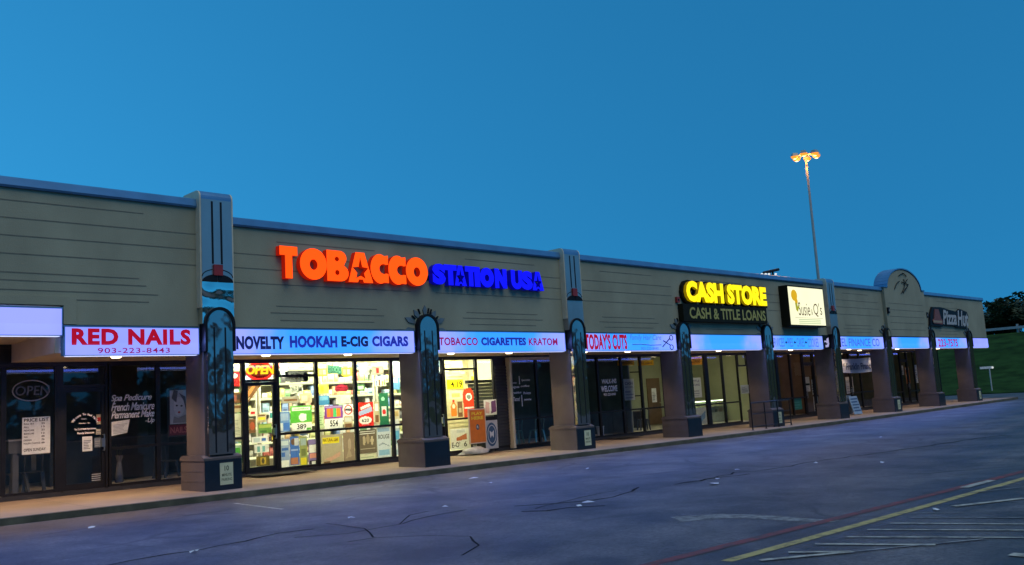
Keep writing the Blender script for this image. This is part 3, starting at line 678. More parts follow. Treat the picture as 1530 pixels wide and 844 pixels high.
sign_box(.31, 5.55, ZS, ZT, 'blue sign reading novelty, hookah, e-cig and cigars',
         [('NOVELTY', (353, 502, 425, 522), INK_NAVY, dict(bold=.055, space=1.05)), ('HOOKAH', (433, 501.5, 504, 519.5), INK_BLUE, dict(bold=.055, space=1.05)), ('E-CIG', (510, 502, 550, 518), INK_NAVY, dict(bold=.055, space=1.05)), ('CIGARS', (556, 502, 610, 517.5), INK_BLUE, dict(bold=.055, space=1.05))])
sign_box(6.31, 11.55, ZS, ZT, 'pale blue sign reading tobacco, cigarettes and kratom in red and blue',
         [('TOBACCO', (656, 504, 714, 516), INK_MAG, dict(bold=.03, space=1.05)), ('CIGARETTES', (719, 504, 786, 516), INK_BLUE, dict(bold=.055, space=1.05)), ('KRATOM', (790, 505, 833, 516), INK_MAG, dict(bold=.03, space=1.05))])
def scis(t):
    q = MB(); g = lambda x, y: (at(x, y, -.05).x, at(x, y, -.05).z)
    stroke(q, [g(990, 518), g(1001, 505)], .02, -.052); stroke(q, [g(991, 509), g(1001, 515)], .02, -.052)
    c0, c1 = g(1002.7, 504.5), g(1003.5, 518.5)
    for c in (c0, c1): stroke(q, ell(c[0], c[1], .1, .085)+[ell(c[0], c[1], .1, .085)[0]], .014, -.052)
    stroke(q, [g(945, 514.5), g(958, 514), g(972, 515.5), g(988, 515)], .014, -.052)
    q.build('scissors_mark', INK_NAVY, t)
sign_box(12.31, 17.55, ZS, ZT, 'blue sign with tall crimson salon name and a scissors drawing',
         [("TODAY'S CUTS", (874, 498.5, 937, 522.5), INK_RED, dict(bold=.045, space=1.02)), ('Family Hair Care', (941, 500, 988, 510), INK_PALE, dict(shear=.3)), ('903-223-8440', (958, 518.5, 984, 522.5), INK_PALE, dict())], extra=scis)
sign_box(18.31, 23.55, ZS, ZT, 'blank blue sign over the loan shop, below the yellow lettering', [])
dots = lambda xs: (lambda t: [MB().lathe((at(x, 511.5, -.05).x, -.05, at(x, 511.5, -.05).z-.06), [(.0, 0), (.07, .06), (.0, .12)], 4).build('lettering', INK_NAVY, t) for x in xs])
sign_box(24.31, 28.95, ZS, ZT, 'pale blue sign with faint outlined menu words split by dark diamonds',
         [('SERVICES', (1152, 505, 1172, 518), INK_PALE, dict(bold=.0)), ('PIES', (1177, 505, 1185, 518), INK_PALE, dict()), ('CAKES', (1190.5, 505, 1202, 518), INK_PALE, dict()), ('COOKIES', (1207, 505.5, 1223, 518.5), INK_PALE, dict())],
         extra=dots([1174.5, 1187.5, 1204]))
t = thing('emblem_sign', 'small black square sign with white angular mark beside the menu sign', 'sign', (29.27, -.05, ZS))
q = MB(); q.box(28.98, 29.56, -.07, .12, ZS+.02, ZT+.03); q.build('panel', SLOT, t)
q = MB(); zx = lambda u, v: (29.0+u*.56, ZS+v*.6)
q.prism([zx(.1, .62), zx(.5, .62), zx(.5, .75), zx(.85, .85), zx(.85, .45), zx(.45, .42), zx(.4, .52), zx(.1, .5)], -.078, -.071); q.prism([zx(.2, .12), zx(.7, .15), zx(.9, .45), zx(.55, .40), zx(.5, .3), zx(.2, .3)], -.084, -.0781)
q.build('mark', emis('white_mark', (.5, .48, .8), .8), t)
sign_box(30.31, 35.55, ZS, ZT, 'blue sign with faded finance company name over the franchise banner', [('LEVEL FINANCE CO', (1244, 505.5, 1314, 517.5), INK_PALE, dict(bold=.01))])
sign_box(36.31, 41.55, ZS, ZT, 'blank blue sign below the arched gable', [])
sign_box(42.31, 47.55, ZS, ZT, 'blue sign showing a red phone number near the row end', [('223-7575', (1402, 506.5, 1431, 518), INK_RED, dict(bold=.02))])
sign_box(48.31, 51.38, ZS, ZT, 'short blank lilac sign wrapping the far end of the row', [], FACEL)

# ------------------------------------------------------------------ big letter signs on the wall
def star(cx, cz, r, ri=.40):
    return [(cx+(r if i % 2 == 0 else r*ri)*math.cos(R(90+36*i)), cz+(r if i % 2 == 0 else r*ri)*math.sin(R(90+36*i))) for i in range(10)]
def g_T(): return [[(.30, 0), (.70, 0), (.70, .72), (1, .72), (1, 1), (0, 1), (0, .72), (.30, .72)]]
def g_O(): return [ell(.5, .5, .5, .5, n=40), ell(.5, .48, .145, .17, n=24)]
def g_C(): return [[(.98, .66)]+[(.98, .97)]+[(.52+.52*math.cos(R(a)), .5+.5*math.sin(R(a))) for a in range(62, 299, 8)]+[(.98, .03), (.98, .34)]+[(.72+.24*math.cos(R(a)), .5+.17*math.sin(R(a))) for a in range(300, 59, -12)]]
def g_B(): return [[(0, 0), (.55, 0)]+[(.62+.38*math.cos(R(a)), .27+.27*math.sin(R(a))) for a in range(-80, 70, 12)]+[(.80, .53)]+[(.58+.34*math.cos(R(a)), .76+.24*math.sin(R(a))) for a in range(-40, 91, 12)]+[(0, 1)], ell(.47, .72, .10, .075, n=16), ell(.47, .28, .10, .085, n=16)]
def g_A(): return [[(0, 0), (.38, 0), (.42, .10), (.58, .10), (.62, 0), (1, 0), (.68, 1), (.32, 1)], [(.5, .84), (.575, .52), (.82, .49), (.64, .31), (.69, .13), (.5, .22), (.31, .13), (.36, .31), (.18, .49), (.425, .52)]]
def g_I(): return [[(0, 0), (1, 0), (1, 1), (0, 1)]]
def g_N(): return [[(0, 0), (.34, 0), (.34, .42), (.66, 0), (1, 0), (1, 1), (.66, 1), (.66, .56), (.34, 1), (0, 1)]]
def g_U(): return [[(0, 1), (0, .4)]+[(.5+.5*math.cos(R(a)), .42+.42*math.sin(R(a))) for a in range(190, 351, 10)]+[(1, .4), (1, 1), (.64, 1), (.64, .42)]+[(.5+.14*math.cos(R(a)), .42+.12*math.sin(R(a))) for a in range(-10, -171, -20)]+[(.36, .42), (.36, 1)]]
def g_S(): return text_geo('S', True, bold=.075)
ORANGE = emis('orange_acrylic', (2.4, 0.115, 0.0), 1.0); ORSIDE = emis('orange_return', (0.42, 0.008, 0.0), .7)
BLUEA = emis('blue_acrylic', (0.004, 0.004, 1.0), 1.1); BLSIDE = emis('blue_return', (0.0, 0.0, 0.30), .6)
TRIM = emis('pale_blue_edge', (0.05, 0.09, 1.0), 1.0)
def letter(t, gl, x0, x1, z0, z1, face, side, depth=.16):
    q = MB(); q.use(face); vs, fs, nz = gl if isinstance(gl, tuple) else outline_geo(gl); letter.n += 1; q.glyph(vs, fs, nz, x0, x1, z0, z1, -.02-.004*(letter.n % 3), depth, side)
    return q.build('letter', None, t)
letter.n = 0
t = thing('letter_sign', 'large glowing orange letters with a star cut in the A', 'sign', (3.8, -.1, 4.75))
for g, x0, x1, z0, z1 in [(g_T, 418, 444.5, 366.5, 418.5), (g_O, 448, 488, 368, 421), (g_B, 488.5, 520.5, 373, 422), (g_A, 520, 556.5, 376, 425), (g_C, 553.5, 580, 378, 428), (g_C, 580.5, 606.5, 381, 430), (g_O, 606.5, 639, 383, 432)]:
    X_ = pr(x0, z0, x1, z1, -.18); letter(t, g(), X_[0], X_[1], 4.80, 5.56, ORANGE, ORSIDE)
t = thing('letter_sign', 'glowing deep blue letters beside the orange ones', 'sign', (8.4, -.1, 4.85))
for g, x0, x1 in [(g_S, 646, 666), (g_T, 664, 683), (g_A, 679, 697), (g_T, 695, 712), (g_I, 709, 717.5), (g_O, 717, 738), (g_N, 739, 757), (g_U, 763.5, 780.5), (g_S, 779, 795.5), (g_A, 794.5, 811.5)]:
    X_ = pr(x0, 400, x1, 430, -.18); letter(t, g(), X_[0], X_[1], 4.87, 5.44, BLUEA, BLSIDE)
q = MB(); q.box(6.05, 10.6, -.02, -.002, 5.0, 5.12); q.build('raceway', SLOT, t)
# yellow loan sign: lit letters above an unlit dark panel
YELA = emis('yellow_acrylic', (1.7, 1.15, 0.0), 1.0); YELD = mat('dull_yellow', (0.48, 0.42, 0.10), 0.5, amount=0.1); DKOL = mat('dark_cabinet', (0.014, 0.013, 0.006), 0.6, amount=0.2, spec=0.15)
t = thing('loan_sign', 'loan shop sign with glowing yellow letters above a dark lettered panel', 'sign', (21, -.1, 4.05))
q = MB(); vs, fs, nz = text_geo('CASH STORE', True, bold=.075, space=1.0); q.use(DKOL); q.glyph(vs, fs, nz, *pr(1021, 417, 1147, 458, -.2)[:2], 4.72, 5.62, -.01, .12, DKOL); q.build('backing', None, t)
q = MB(); q.use(YELA); vs, fs, nz = text_geo('CASH STORE', True, bold=.065); q.glyph(vs, fs, nz, *pr(1026, 420, 1145, 456, -.26)[:2], 4.79, 5.57, -.131, .12, emis('yellow_return', (.45, .3, 0), .5)); q.build('lit_letters', None, t)
q = MB(); x0, x1 = pr(1022, 455, 1146, 480, -.25)[:2]; q.box(x0, x1, -.23, -.002, 4.08, 4.715); q.build('dark_panel', DKOL, t)
q = MB(); q.text('CASH & TITLE LOANS', *pr(1031, 458, 1144, 478, -.25)[:2], 4.18, 4.60, -.236, bold=.025); q.build('dull_letters', YELD, t)
q = MB(); a_ = at(1132, 410, -.02)
# cream square box sign
WHS = emis('warm_white_face', (1.0, 0.97, 0.62), 1.1)
t = thing('box_sign', 'cream lit square sign with yellow flower and curly cafe name', 'sign', (27.1, -.1, 4.0))
q = MB(); q.box(25.45, 28.72, -.40, -.002, 3.98, 5.72); q.build('cabinet', DKOL, t)
q = MB(); q.box(25.5, 28.67, -.412, -.401, 4.05, 5.66); q.build('face', WHS, t)
FLW = emis('yellow_print', (.8, .46, .0), .9); GRN = emis('green_print', (.42, .42, .02), .9); BRN = emis('brown_print', (.16, .10, .05), .8); PALP = emis('pale_print', (.62, .72, .42), .9)
q = MB(); q.prism(ell(25.98, 5.3, .26, .24), -.420, -.413); q.prism(ell(26.12, 5.05, .12, .14), -.418, -.4131); q.build('flower', FLW, t)
q = MB(); q.prism([(26.0, 4.98), (26.15, 4.98), (26.25, 4.72), (26.18, 4.6), (26.05, 4.68)], -.419, -.413); q.prism([(26.18, 4.8), (26.4, 4.92), (26.3, 4.72)], -.417, -.4131); q.build('stem', GRN, t)
q = MB(); q.text('Susie', 26.25, 27.3, 4.45, 5.02, -.414); q.text("Q's", 27.62, 28.42, 4.42, 5.02, -.414); q.text('&', 27.4, 27.53, 4.5, 4.75, -.414); q.box(25.9, 28.45, -.415, -.4131, 4.35, 4.36); q.build('lettering', BRN, t)
q = MB()
for z in (4.12, 4.2, 4.28): q.box(26.2, 28.2, -.415, -.4131, z-.02, z+.02)
q.build('small_print', PALP, t)
# unlit script sign near the far end
t = thing('script_sign', 'unlit black backed sign with dull red roof shape and slanted white script', 'sign', (45.0, -.1, 4.3))
q = MB(); hx = lambda u, v: (41.9+u*6.3, 4.22+v*1.12)
q.prism([hx(0, .06), hx(.28, 0), hx(.33, .1), hx(.62, .05), hx(.66, 0), hx(.9, -.02), hx(.93, .2), hx(1, .6), hx(.97, .85), hx(.78, .98), hx(.7, .82), hx(.5, .9), hx(.3, 1.0), hx(.1, .98), hx(.03, .6)], -.12, -.002); q.build('backing', SLOT, t)
q = MB(); q.prism([hx(.07, .16), hx(.28, .12), hx(.29, .32), hx(.26, .4), hx(.22, .88), hx(.13, .88), hx(.10, .4), hx(.06, .3)], -.16, -.121); q.build('roof_shape', mat('dull_red', (.22, .08, .07), .6), t)
q = MB(); a0, a1 = hx(.06, .2), hx(.27, .3); q.box(a0[0], a1[0], -.166, -.161, 4.44, 4.56); q.build('brim', mat('dull_tan', (.4, .3, .2), .6), t)
q = MB(); q.text('Pizza', *[hx(.31, 0)[0], hx(.66, 0)[0]], 4.36, 5.2, -.13, shear=.3, bold=.03); q.text('Hut', hx(.68, 0)[0], hx(.98, 0)[0], 4.3, 5.22, -.13, shear=.3, bold=.03)
q.v = [(x, y, z-(x-42)*.0) for x, y, z in q.v]; q.build('script', mat('dull_white', (.45, .46, .46), .6), t)
# small fixtures on the wall
for x, z, h, m, lb in [(17.84, 4.87, .2, REDM, 'small dark red alarm box left of the loan sign'), (36.2, 4.95, .3, SLOT, 'small black strobe box at the edge of the arched gable'), (41.75, 4.85, .3, SLOT, 'small black strobe box just left of the script sign')]:
    t = thing('alarm_box', lb, 'alarm', (x, 0, z)); yb_ = -.16 if 36.05 < x < 41.35 else -.001
    q = MB(); q.box(x-.09, x+.09, yb_-.09, yb_-.002, z-h/2, z+h/2); q.build('housing', m, t)
    q = MB(); q.box(x-.05, x+.05, yb_-.10, yb_-.0901, z-h/5, z+h/6); q.build('lens', SLOT if m is REDM else GREYM, t)
# parking signs on the pier bases
PSIGN = mat('parking_sign_face', (0.62, 0.62, 0.40), 0.5, amount=0.1); TXT = mat('sign_text', (0.05, 0.08, 0.04), .5)
for n, lb in [(0, 'ten minute parking sign on the pier between the nail salon and tobacco shop'), (2, 'ten minute parking sign on the pier left of the salon windows'), (4, 'ten minute parking sign on the pier behind the handrail'), (6, 'ten minute parking sign on the pier below the arch left corner'), (8, 'ten minute parking sign on the last pier before the lawn')]:
    x = 6*n-.03+.06; z = wk(x)+.1; t = thing('parking_sign', lb, 'sign', (x, -.25, z), 'parking signs on pier bases')
    q = MB(); o_ = ell(0, 0, .02, .02); q.box(x-.15, x+.15, -.275, -.263, z, z+.46); q.build('plate', PSIGN, t)
    q = MB(); q.text('10', x-.05, x+.05, z+.29, z+.40, -.277, bold=.02); q.text('MINUTE', x-.11, x+.11, z+.175, z+.235, -.277, bold=.01); q.text('PARKING', x-.12, x+.12, z+.08, z+.14, -.277, bold=.01); q.build('lettering', TXT, t)
# ------------------------------------------------------------------ posters and notices on the glass
def inside(P, u, v):
    c = False; j = len(P)-1
    for i in range(len(P)):
        if (P[i][1] > v) != (P[j][1] > v) and u < (P[j][0]-P[i][0])*(v-P[i][1])/(P[j][1]-P[i][1])+P[i][0]: c = not c
        j = i
    return c
def thin_poster(q, U, base, els, texts, Y, label, cat, name, group, lean, shape, x0, x1, z0, nu=26, nv=34):
    # one sheet of thin printed paper; each patch of it carries the colour printed there
    for i in range(nu):
        for j in range(nv):
            u, v = (i+.5)/nu, (j+.5)/nv
            if shape and not inside(shape, u, v): continue
            col = base
            for e in els:
                if isinstance(e[0], str): hit = ((u-e[1])/e[3])**2+((v-e[2])/e[4])**2 < 1
                elif isinstance(e[0], tuple): hit = inside(e[:-1], u, v)
                else: hit = e[0] <= u <= e[2] and e[1] <= v <= e[3]
                if hit: col = e[-1]
            a, c = U(i/nu, j/nv), U((i+1)/nu, (j+1)/nv)
            q.use(paper(col)); q.face(a[0], c[0], a[1], c[1], Y)
    for s_, u0, v0, u1, v1, c in texts:
        q.use(paper(c)); a, d_ = U(u0, v0), U(u1, v1); q.text(s_, a[0], d_[0], a[1], d_[1], Y-.002, bold=.02)
    if lean:
        cx = (x0+x1)/2; q.v = [(x, y, z+(x-cx)*lean) for x, y, z in q.v]
    o = q.build(name, None, None, ((x0+x1)/2, Y, z0))
    return tag(o, label, cat, group or 'posters and notices in the shop windows')
def poster(rect, label, base, els=(), texts=(), Y=D+.02, cat='poster', name='poster', group=None, lean=0.0, shape=None):
    x0, x1, z0, z1 = pr(*rect, Y); q = MB(); q.use(paper(base))
    U = lambda u, v: (x0+u*(x1-x0), z0+v*(z1-z0))
    if TR: return thin_poster(q, U, base, els, texts, Y, label, cat, name, group, lean, shape, x0, x1, z0)
    if shape: q.prism([U(*p) for p in shape], Y, Y+.004)
    else: q.box(x0, x1, Y, Y+.004, z0, z1)
    k = 1
    for e in els:
        q.use(paper(e[-1])); yk = Y-.0012*k; k += 1
        if isinstance(e[0], str):
            cx, cz = U(e[1], e[2]); rx, rz = e[3]*(x1-x0), e[4]*(z1-z0)
            q.prism(ell(cx, cz, rx, rz, n=20), yk, Y)
        elif isinstance(e[0], tuple): q.prism([U(*p) for p in e[:-1]], yk, Y)
        else:
            a, c = U(e[0], e[1]), U(e[2], e[3]); q.box(a[0], c[0], yk, Y, a[1], c[1])
    for s_, u0, v0, u1, v1, c in texts:
        q.use(paper(c)); a, d_ = U(u0, v0), U(u1, v1); q.text(s_, a[0], d_[0], a[1], d_[1], Y-.0012*k-.001, bold=.02)
    if lean:
        cx = (x0+x1)/2; q.v = [(x, y, z+(x-cx)*lean) for x, y, z in q.v]
    o = q.build(name, None, None, ((x0+x1)/2, Y, z0))
    return tag(o, label, cat, group or 'posters and notices in the shop windows')
W_, K_, RD, GR, BL, YL, BR, TN, OR, PU = (.88, .88, .88), (.03, .03, .04), (.62, .03, .03), (.10, .42, .06), (.05, .14, .5), (.8, .66, .04), (.16, .08, .04), (.5, .42, .28), (.75, .22, .03), (.22, .06, .35)
lines = lambda n, c=(.25, .26, .3), u0=.12, u1=.88, v0=.15, v1=.8: [(u0, v0+(v1-v0)*i/n, u0+(u1-u0)*random.uniform(.55, 1), v0+(v1-v0)*(i+.45)/n, c) for i in range(n)]
# nail salon
pt = [('PRICE LIST', .06, .88, .94, .97, K_)]
rows = [('FULL SET', '25'), ('FILL', '15'), ('PEDICURE', '22'), ('MANICURE', '12'), ('WAX', '8'), ('DESIGN', '5'), ('POLISH CHANGE', '8')]
for i, (a_, c_) in enumerate(rows): pt += [(a_, .06, .80-i*.088, .06+.045*len(a_), .845-i*.088, K_), (c_, .68, .80-i*.088, .80, .845-i*.088, K_)]
poster((33, 623, 75, 678), 'white hand lettered price list in the dark nail salon window', W_, texts=pt+[('OPEN SUNDAY', .06, .08, .84, .16, K_)])
poster((123, 652, 138, 674), 'small white typed sheet taped to the nail salon door', W_, lines(6))
poster((144, 619, 152, 634), 'tan card stuck high on the nail salon door edge', TN, [(.2, .3, .8, .7, RD)])
poster((143.5, 641, 152, 649), 'tiny cream card on the nail salon door edge', (.6, .56, .45), lines(2))
poster((141, 654, 153, 668), 'grey notice low on the nail salon door edge', (.22, .25, .3), lines(3, (.4, .4, .42)))
poster((166, 628, 194, 650), 'white newspaper sheet curling below the white script lettering', W_, lines(7, (.5, .5, .52)), shape=[(0, 0), (.86, .12), (1, 1), (0, .95)], lean=.05)
poster((250, 580, 282, 652), 'framed black and white nail poster of a face with a maroon foot band', (.03, .025, .03),
       [(.12, .26, .95, .96, (.6, .62, .66)), ('e', .55, .62, .26, .2, (.78, .78, .8)), ((.2, .8), (.42, .7), (.5, .95), (.3, .96), (.12, .12, .14)), ((.55, .9), (.85, .82), (.9, .5), (.75, .75), (.12, .12, .14)), ('e', .44, .64, .05, .018, K_), ('e', .66, .63, .05, .018, K_), ('e', .54, .5, .06, .02, (.5, .05, .05)), ((.3, .42), (.5, .38), (.85, .45), (.9, .28), (.25, .28), (.3, .3, .32)), (.08, .03, .96, .24, (.16, .01, .03))],
       [('NAILS', .12, .07, .9, .2, (.5, .12, .12))], Y=D+.25)
TR = 0.72
poster((344, 556, 358, 577), 'red price card with white disc beside the tobacco shop door', RD, [('e', .5, .74, .32, .17, W_)], [('6!', .3, .08, .75, .42, W_)])
poster((347, 586, 360, 602), 'dark brown picture card below the red price card', BR, [(.15, .2, .5, .7, (.3, .1, .08)), (.55, .3, .9, .8, (.05, .04, .04))])
poster((349, 665, 365, 706), 'pale green sale card low in the narrow side window', (.45, .62, .5), [(.08, .1, .9, .35, W_), (.1, .6, .6, .9, GR)], [('EASE', .1, .44, .9, .56, (.05, .3, .15))])
poster((369, 575, 391, 603), 'brown triangular banner across the door corner', BR, [((.04, .3), (.6, .94), (.35, .95), (.04, .6), (.5, .22, .08)), ((.04, .12), (.2, .35), (.04, .3), (.6, .5, .3))], shape=[(0, 0), (1, 1), (0, 1)])
poster((384, 618, 398, 631), 'tan card at chest height on the bright glass door', TN, [(.1, .3, .9, .6, YL), (.1, .7, .9, .85, BR)])
poster((372, 626, 382, 647), 'dark red and brown card left on the bright glass door', BR, [('e', .5, .5, .35, .3, (.45, .1, .05))])
poster((386, 633, 406, 647), 'green landscape card across the bright glass door', (.12, .25, .06), [(.05, .55, .95, .9, (.35, .42, .1)), (.1, .1, .6, .3, (.05, .12, .04))])
poster((402, 614, 410, 627), 'small white and teal card at the door handle side', W_, [(.15, .2, .85, .8, (.05, .3, .32))])
poster((405, 649, 412, 660), 'small brown card under the door handle', BR, [(.2, .3, .8, .7, YL)])
poster((383, 681, 403, 696), 'dark gold framed card at the foot of the bright door', (.12, .09, .02), [(.3, .15, .72, .85, (.55, .38, .05)), ('e', .5, .5, .1, .3, (.1, .08, .03))])
poster((426, 554.5, 460, 570), 'dark grey cash machine sign high in the tobacco window', (.06, .065, .07), (), [('ATM', .2, .22, .84, .82, (.22, .22, .2))], lean=-.03)
poster((433, 575, 452, 588), 'glowing white lettered sign under the cash machine sign', (.55, .58, .5), (), [('ARM', .05, .1, .95, .9, (.85, .88, .88))])
poster((434, 606, 466, 631), 'green cigarette poster with white top strip', GR, [(.08, .72, .92, .92, W_), ('e', .55, .3, .16, .24, W_), (.62, .12, .74, .5, W_)], [('menthol', .16, .76, .84, .88, GR)])
poster((436, 631.5, 466, 643), 'white price strip under the green cigarette poster', W_, [(.72, .02, .98, .3, GR)], [('389', .25, .2, .72, .85, K_)])
poster((418, 615, 433, 645), 'blue and white stacked packs poster at the window edge', (.14, .25, .55), [(.05, .05, .3, .45, (.6, .66, .7)), (.4, .08, .95, .45, BL), (.1, .55, .9, .9, (.3, .4, .62))])
poster((419, 656, 433, 701), 'blue and white tall poster in the lower window near the door', (.3, .38, .6), [(.06, .05, .94, .3, W_), (.1, .4, .5, .55, BL), (.15, .62, .85, .72, BL), (.1, .8, .9, .95, (.6, .68, .75))], lines(0))
poster((433.5, 652, 447, 695), 'royal blue poster with a dark portrait disc', BL, [('e', .35, .82, .24, .11, BR), (.5, .68, .95, .95, (.6, .6, .66)), (.05, .02, .9, .25, (.35, .14, .08)), (.1, .5, .9, .56, (.3, .4, .7))])
poster((448, 652, 459, 697), 'olive green poster between the blue posters', (.28, .32, .12), [(.1, .72, .9, .95, (.35, .45, .5)), (.1, .05, .9, .3, YL), (.2, .35, .8, .6, (.15, .17, .06))])
poster((461, 656, 475.5, 696), 'tall purple, red and white poster beside the mullion', (.2, .15, .38), [(.08, .5, .92, .78, W_), (.1, .28, .9, .46, (.6, .25, .2)), (.08, .03, .92, .2, K_), (.3, .06, .7, .17, W_)])
poster((489, 546, 511, 558), 'tilted dark green sign with pale block letters', (.04, .12, .09), (), [('KOOL', .12, .2, .88, .8, (.62, .7, .6))], lean=-.12)
poster((500, 573, 520, 586), 'dark red oval brand sign with pale script', (.3, .02, .04), [((.08, .2), (.95, .2), (.95, .3), (.08, .3), (.1, .02, .03))], [('Redwood', .1, .38, .9, .75, (.75, .6, .55))], shape=[(.1, .1), (.9, .1), (1, .35), (.92, .75), (.5, .95), (.08, .75), (0, .35)])
poster((476, 591, 492, 605), 'blue box shaped card on the window shelf line', (.05, .2, .42), [(.1, .5, .9, .9, (.15, .35, .55))])
poster((485, 606, 512, 625), 'purple framed poster with orange and green packs', PU, [(.1, .12, .3, .78, OR), (.32, .12, .46, .78, (.6, .1, .08)), (.48, .12, .64, .78, (.08, .5, .2)), (.66, .12, .88, .78, OR), (.04, .84, .96, .94, (.4, .3, .6))])
poster((485, 625.5, 512, 640), 'white price strip under the purple framed poster', W_, (), [('554', .3, .22, .74, .85, K_)])
poster((513, 604, 527.5, 621), 'white card with red and black ring', W_, [('e', .5, .52, .42, .44, RD), ('e', .5, .52, .32, .34, W_), (.2, .4, .8, .62, K_)], [('L&M', .25, .43, .75, .6, W_)])
poster((514, 622, 527, 640), 'brown and cream card under the ringed card', TN, [(.1, .55, .9, .9, (.6, .62, .6)), (.1, .08, .9, .4, BR)])
poster((533, 601, 558, 638), 'bright red poster with a white price oval', (.72, .03, .02), [((.1, .62), (.9, .82), (.95, .62), (.15, .46), (.35, .45, .75)), ((.2, .80), (.8, .95), (.85, .84), (.24, .70), (.8, .8, .8)), ('e', .5, .27, .38, .16, W_)], [('620', .28, .2, .72, .34, K_), ('kings', .28, .06, .72, .13, W_)])
poster((567, 587, 580.5, 636), 'tall dark green poster with a white pack', (.02, .13, .07), [(.22, .3, .75, .6, (.7, .7, .7)), ('e', .5, .42, .2, .08, RD), ('e', .42, .82, .2, .06, (.3, .6, .45))])
poster((481, 649, 512, 694), 'wide tan poster with a yellow band', (.42, .36, .27), [(.04, .72, .84, .92, YL), ((.1, .2), (.5, .28), (.9, .42), (.85, .25), (.4, .12), (.6, .35, .28)), (.06, .03, .4, .12, BR)], [('NATURAL LEAF', .08, .77, .8, .88, BR)])
poster((513, 646, 530, 691), 'brown poster with faint pale figure', (.26, .19, .14), [('e', .55, .6, .14, .2, (.4, .31, .24)), ((.2, .15), (.5, .5), (.75, .2), (.36, .28, .2))])
poster((536, 642, 562.5, 677), 'dark brown poster with white ruled lines and figures', (.13, .1, .07), [(.06, .90, .94, .93, W_), (.06, .83, .94, .86, W_), (.06, .18, .94, .22, (.4, .36, .3)), ('e', .3, .55, .08, .2, (.45, .36, .25)), ('e', .52, .6, .09, .22, (.35, .27, .18)), ('e', .75, .52, .08, .2, (.5, .42, .3))])
poster((563.5, 638, 584, 684), 'pale blue and white poster with heavy black word', (.62, .68, .78), [(.06, .84, .94, .96, (.3, .45, .7)), ((.1, .42), (.4, .5), (.9, .38), (.9, .36), (.4, .46), (.1, .4), (.2, .25, .35)), (.1, .08, .9, .26, (.25, .45, .7))], [('ROUGE', .1, .62, .9, .76, K_)])
poster((586, 640, 598, 680), 'blue and white card beside the pier', (.4, .5, .66), [(.1, .6, .9, .9, (.1, .35, .65)), (.2, .2, .6, .4, W_)])
poster((585.5, 612, 597, 636), 'cream card with dark base beside the pier', (.55, .5, .38), [(.1, .1, .9, .4, (.6, .62, .66)), (.1, .6, .9, .9, (.45, .32, .15))])
poster((649, 590, 664, 668), 'tall green and white poster beside the sunburst pier', (.12, .42, .05), [(.05, .72, .95, .88, (.6, .66, .7)), ((.2, .3), (.7, .45), (.6, .7), (.3, .6), W_), (.05, .04, .95, .2, W_)], [('9', .3, .06, .7, .18, K_)])
poster((667.5, 567, 692, 581), 'yellow price sign in the right tobacco window', (.82, .66, .02), (), [('4.19', .24, .16, .94, .86, K_)])
poster((669, 532, 694, 560), 'tan hanging banner cut to a slanted tail', (.5, .46, .3), [((.2, .12), (.8, .14), (.7, .3), (.25, .26), (.6, .56, .4))], shape=[(.0, 0), (1, .06), (.78, 1), (.2, 1)])
poster((673, 597, 683, 622), 'orange drink bottle cut-out card', OR, [('e', .5, .6, .22, .14, (.85, .75, .6)), (.35, .86, .65, .98, RD)], shape=[(.1, 0), (.9, 0), (.95, .6), (.65, .85), (.65, 1), (.35, 1), (.35, .85), (.05, .6)])
poster((692, 580, 708, 623), 'red round shouldered poster with a white crest', (.66, .05, .02), [('e', .55, .70, .3, .13, W_), ('e', .55, .70, .2, .08, (.2, .22, .2)), (.1, .28, .95, .36, W_), (.06, .05, .94, .22, (.5, .08, .02))], shape=[(.05, 0), (1, 0), (1, .85), (.8, 1), (.15, .98), (0, .8)])
poster((673, 640, 702, 671), 'white low window poster with handwritten price', (.66, .68, .66), [((.3, .55), (.85, .75), (.85, .45), (.3, .4), (.3, .1, .05)), (.35, .78, .75, .95, (.5, .55, .6))], [("E-O'", .06, .1, .48, .36, K_), ('6', .68, .1, .84, .36, K_)])
poster((723, 597, 742, 620), 'white card with pink and purple bags in front of the dark slats', (.72, .68, .72), [((.55, .1), (.98, .2), (.98, .95), (.6, .9), (.14, .05, .16)), ((.1, .15), (.4, .12), (.45, .8), (.15, .9), (.6, .35, .4))], Y=D-.12)
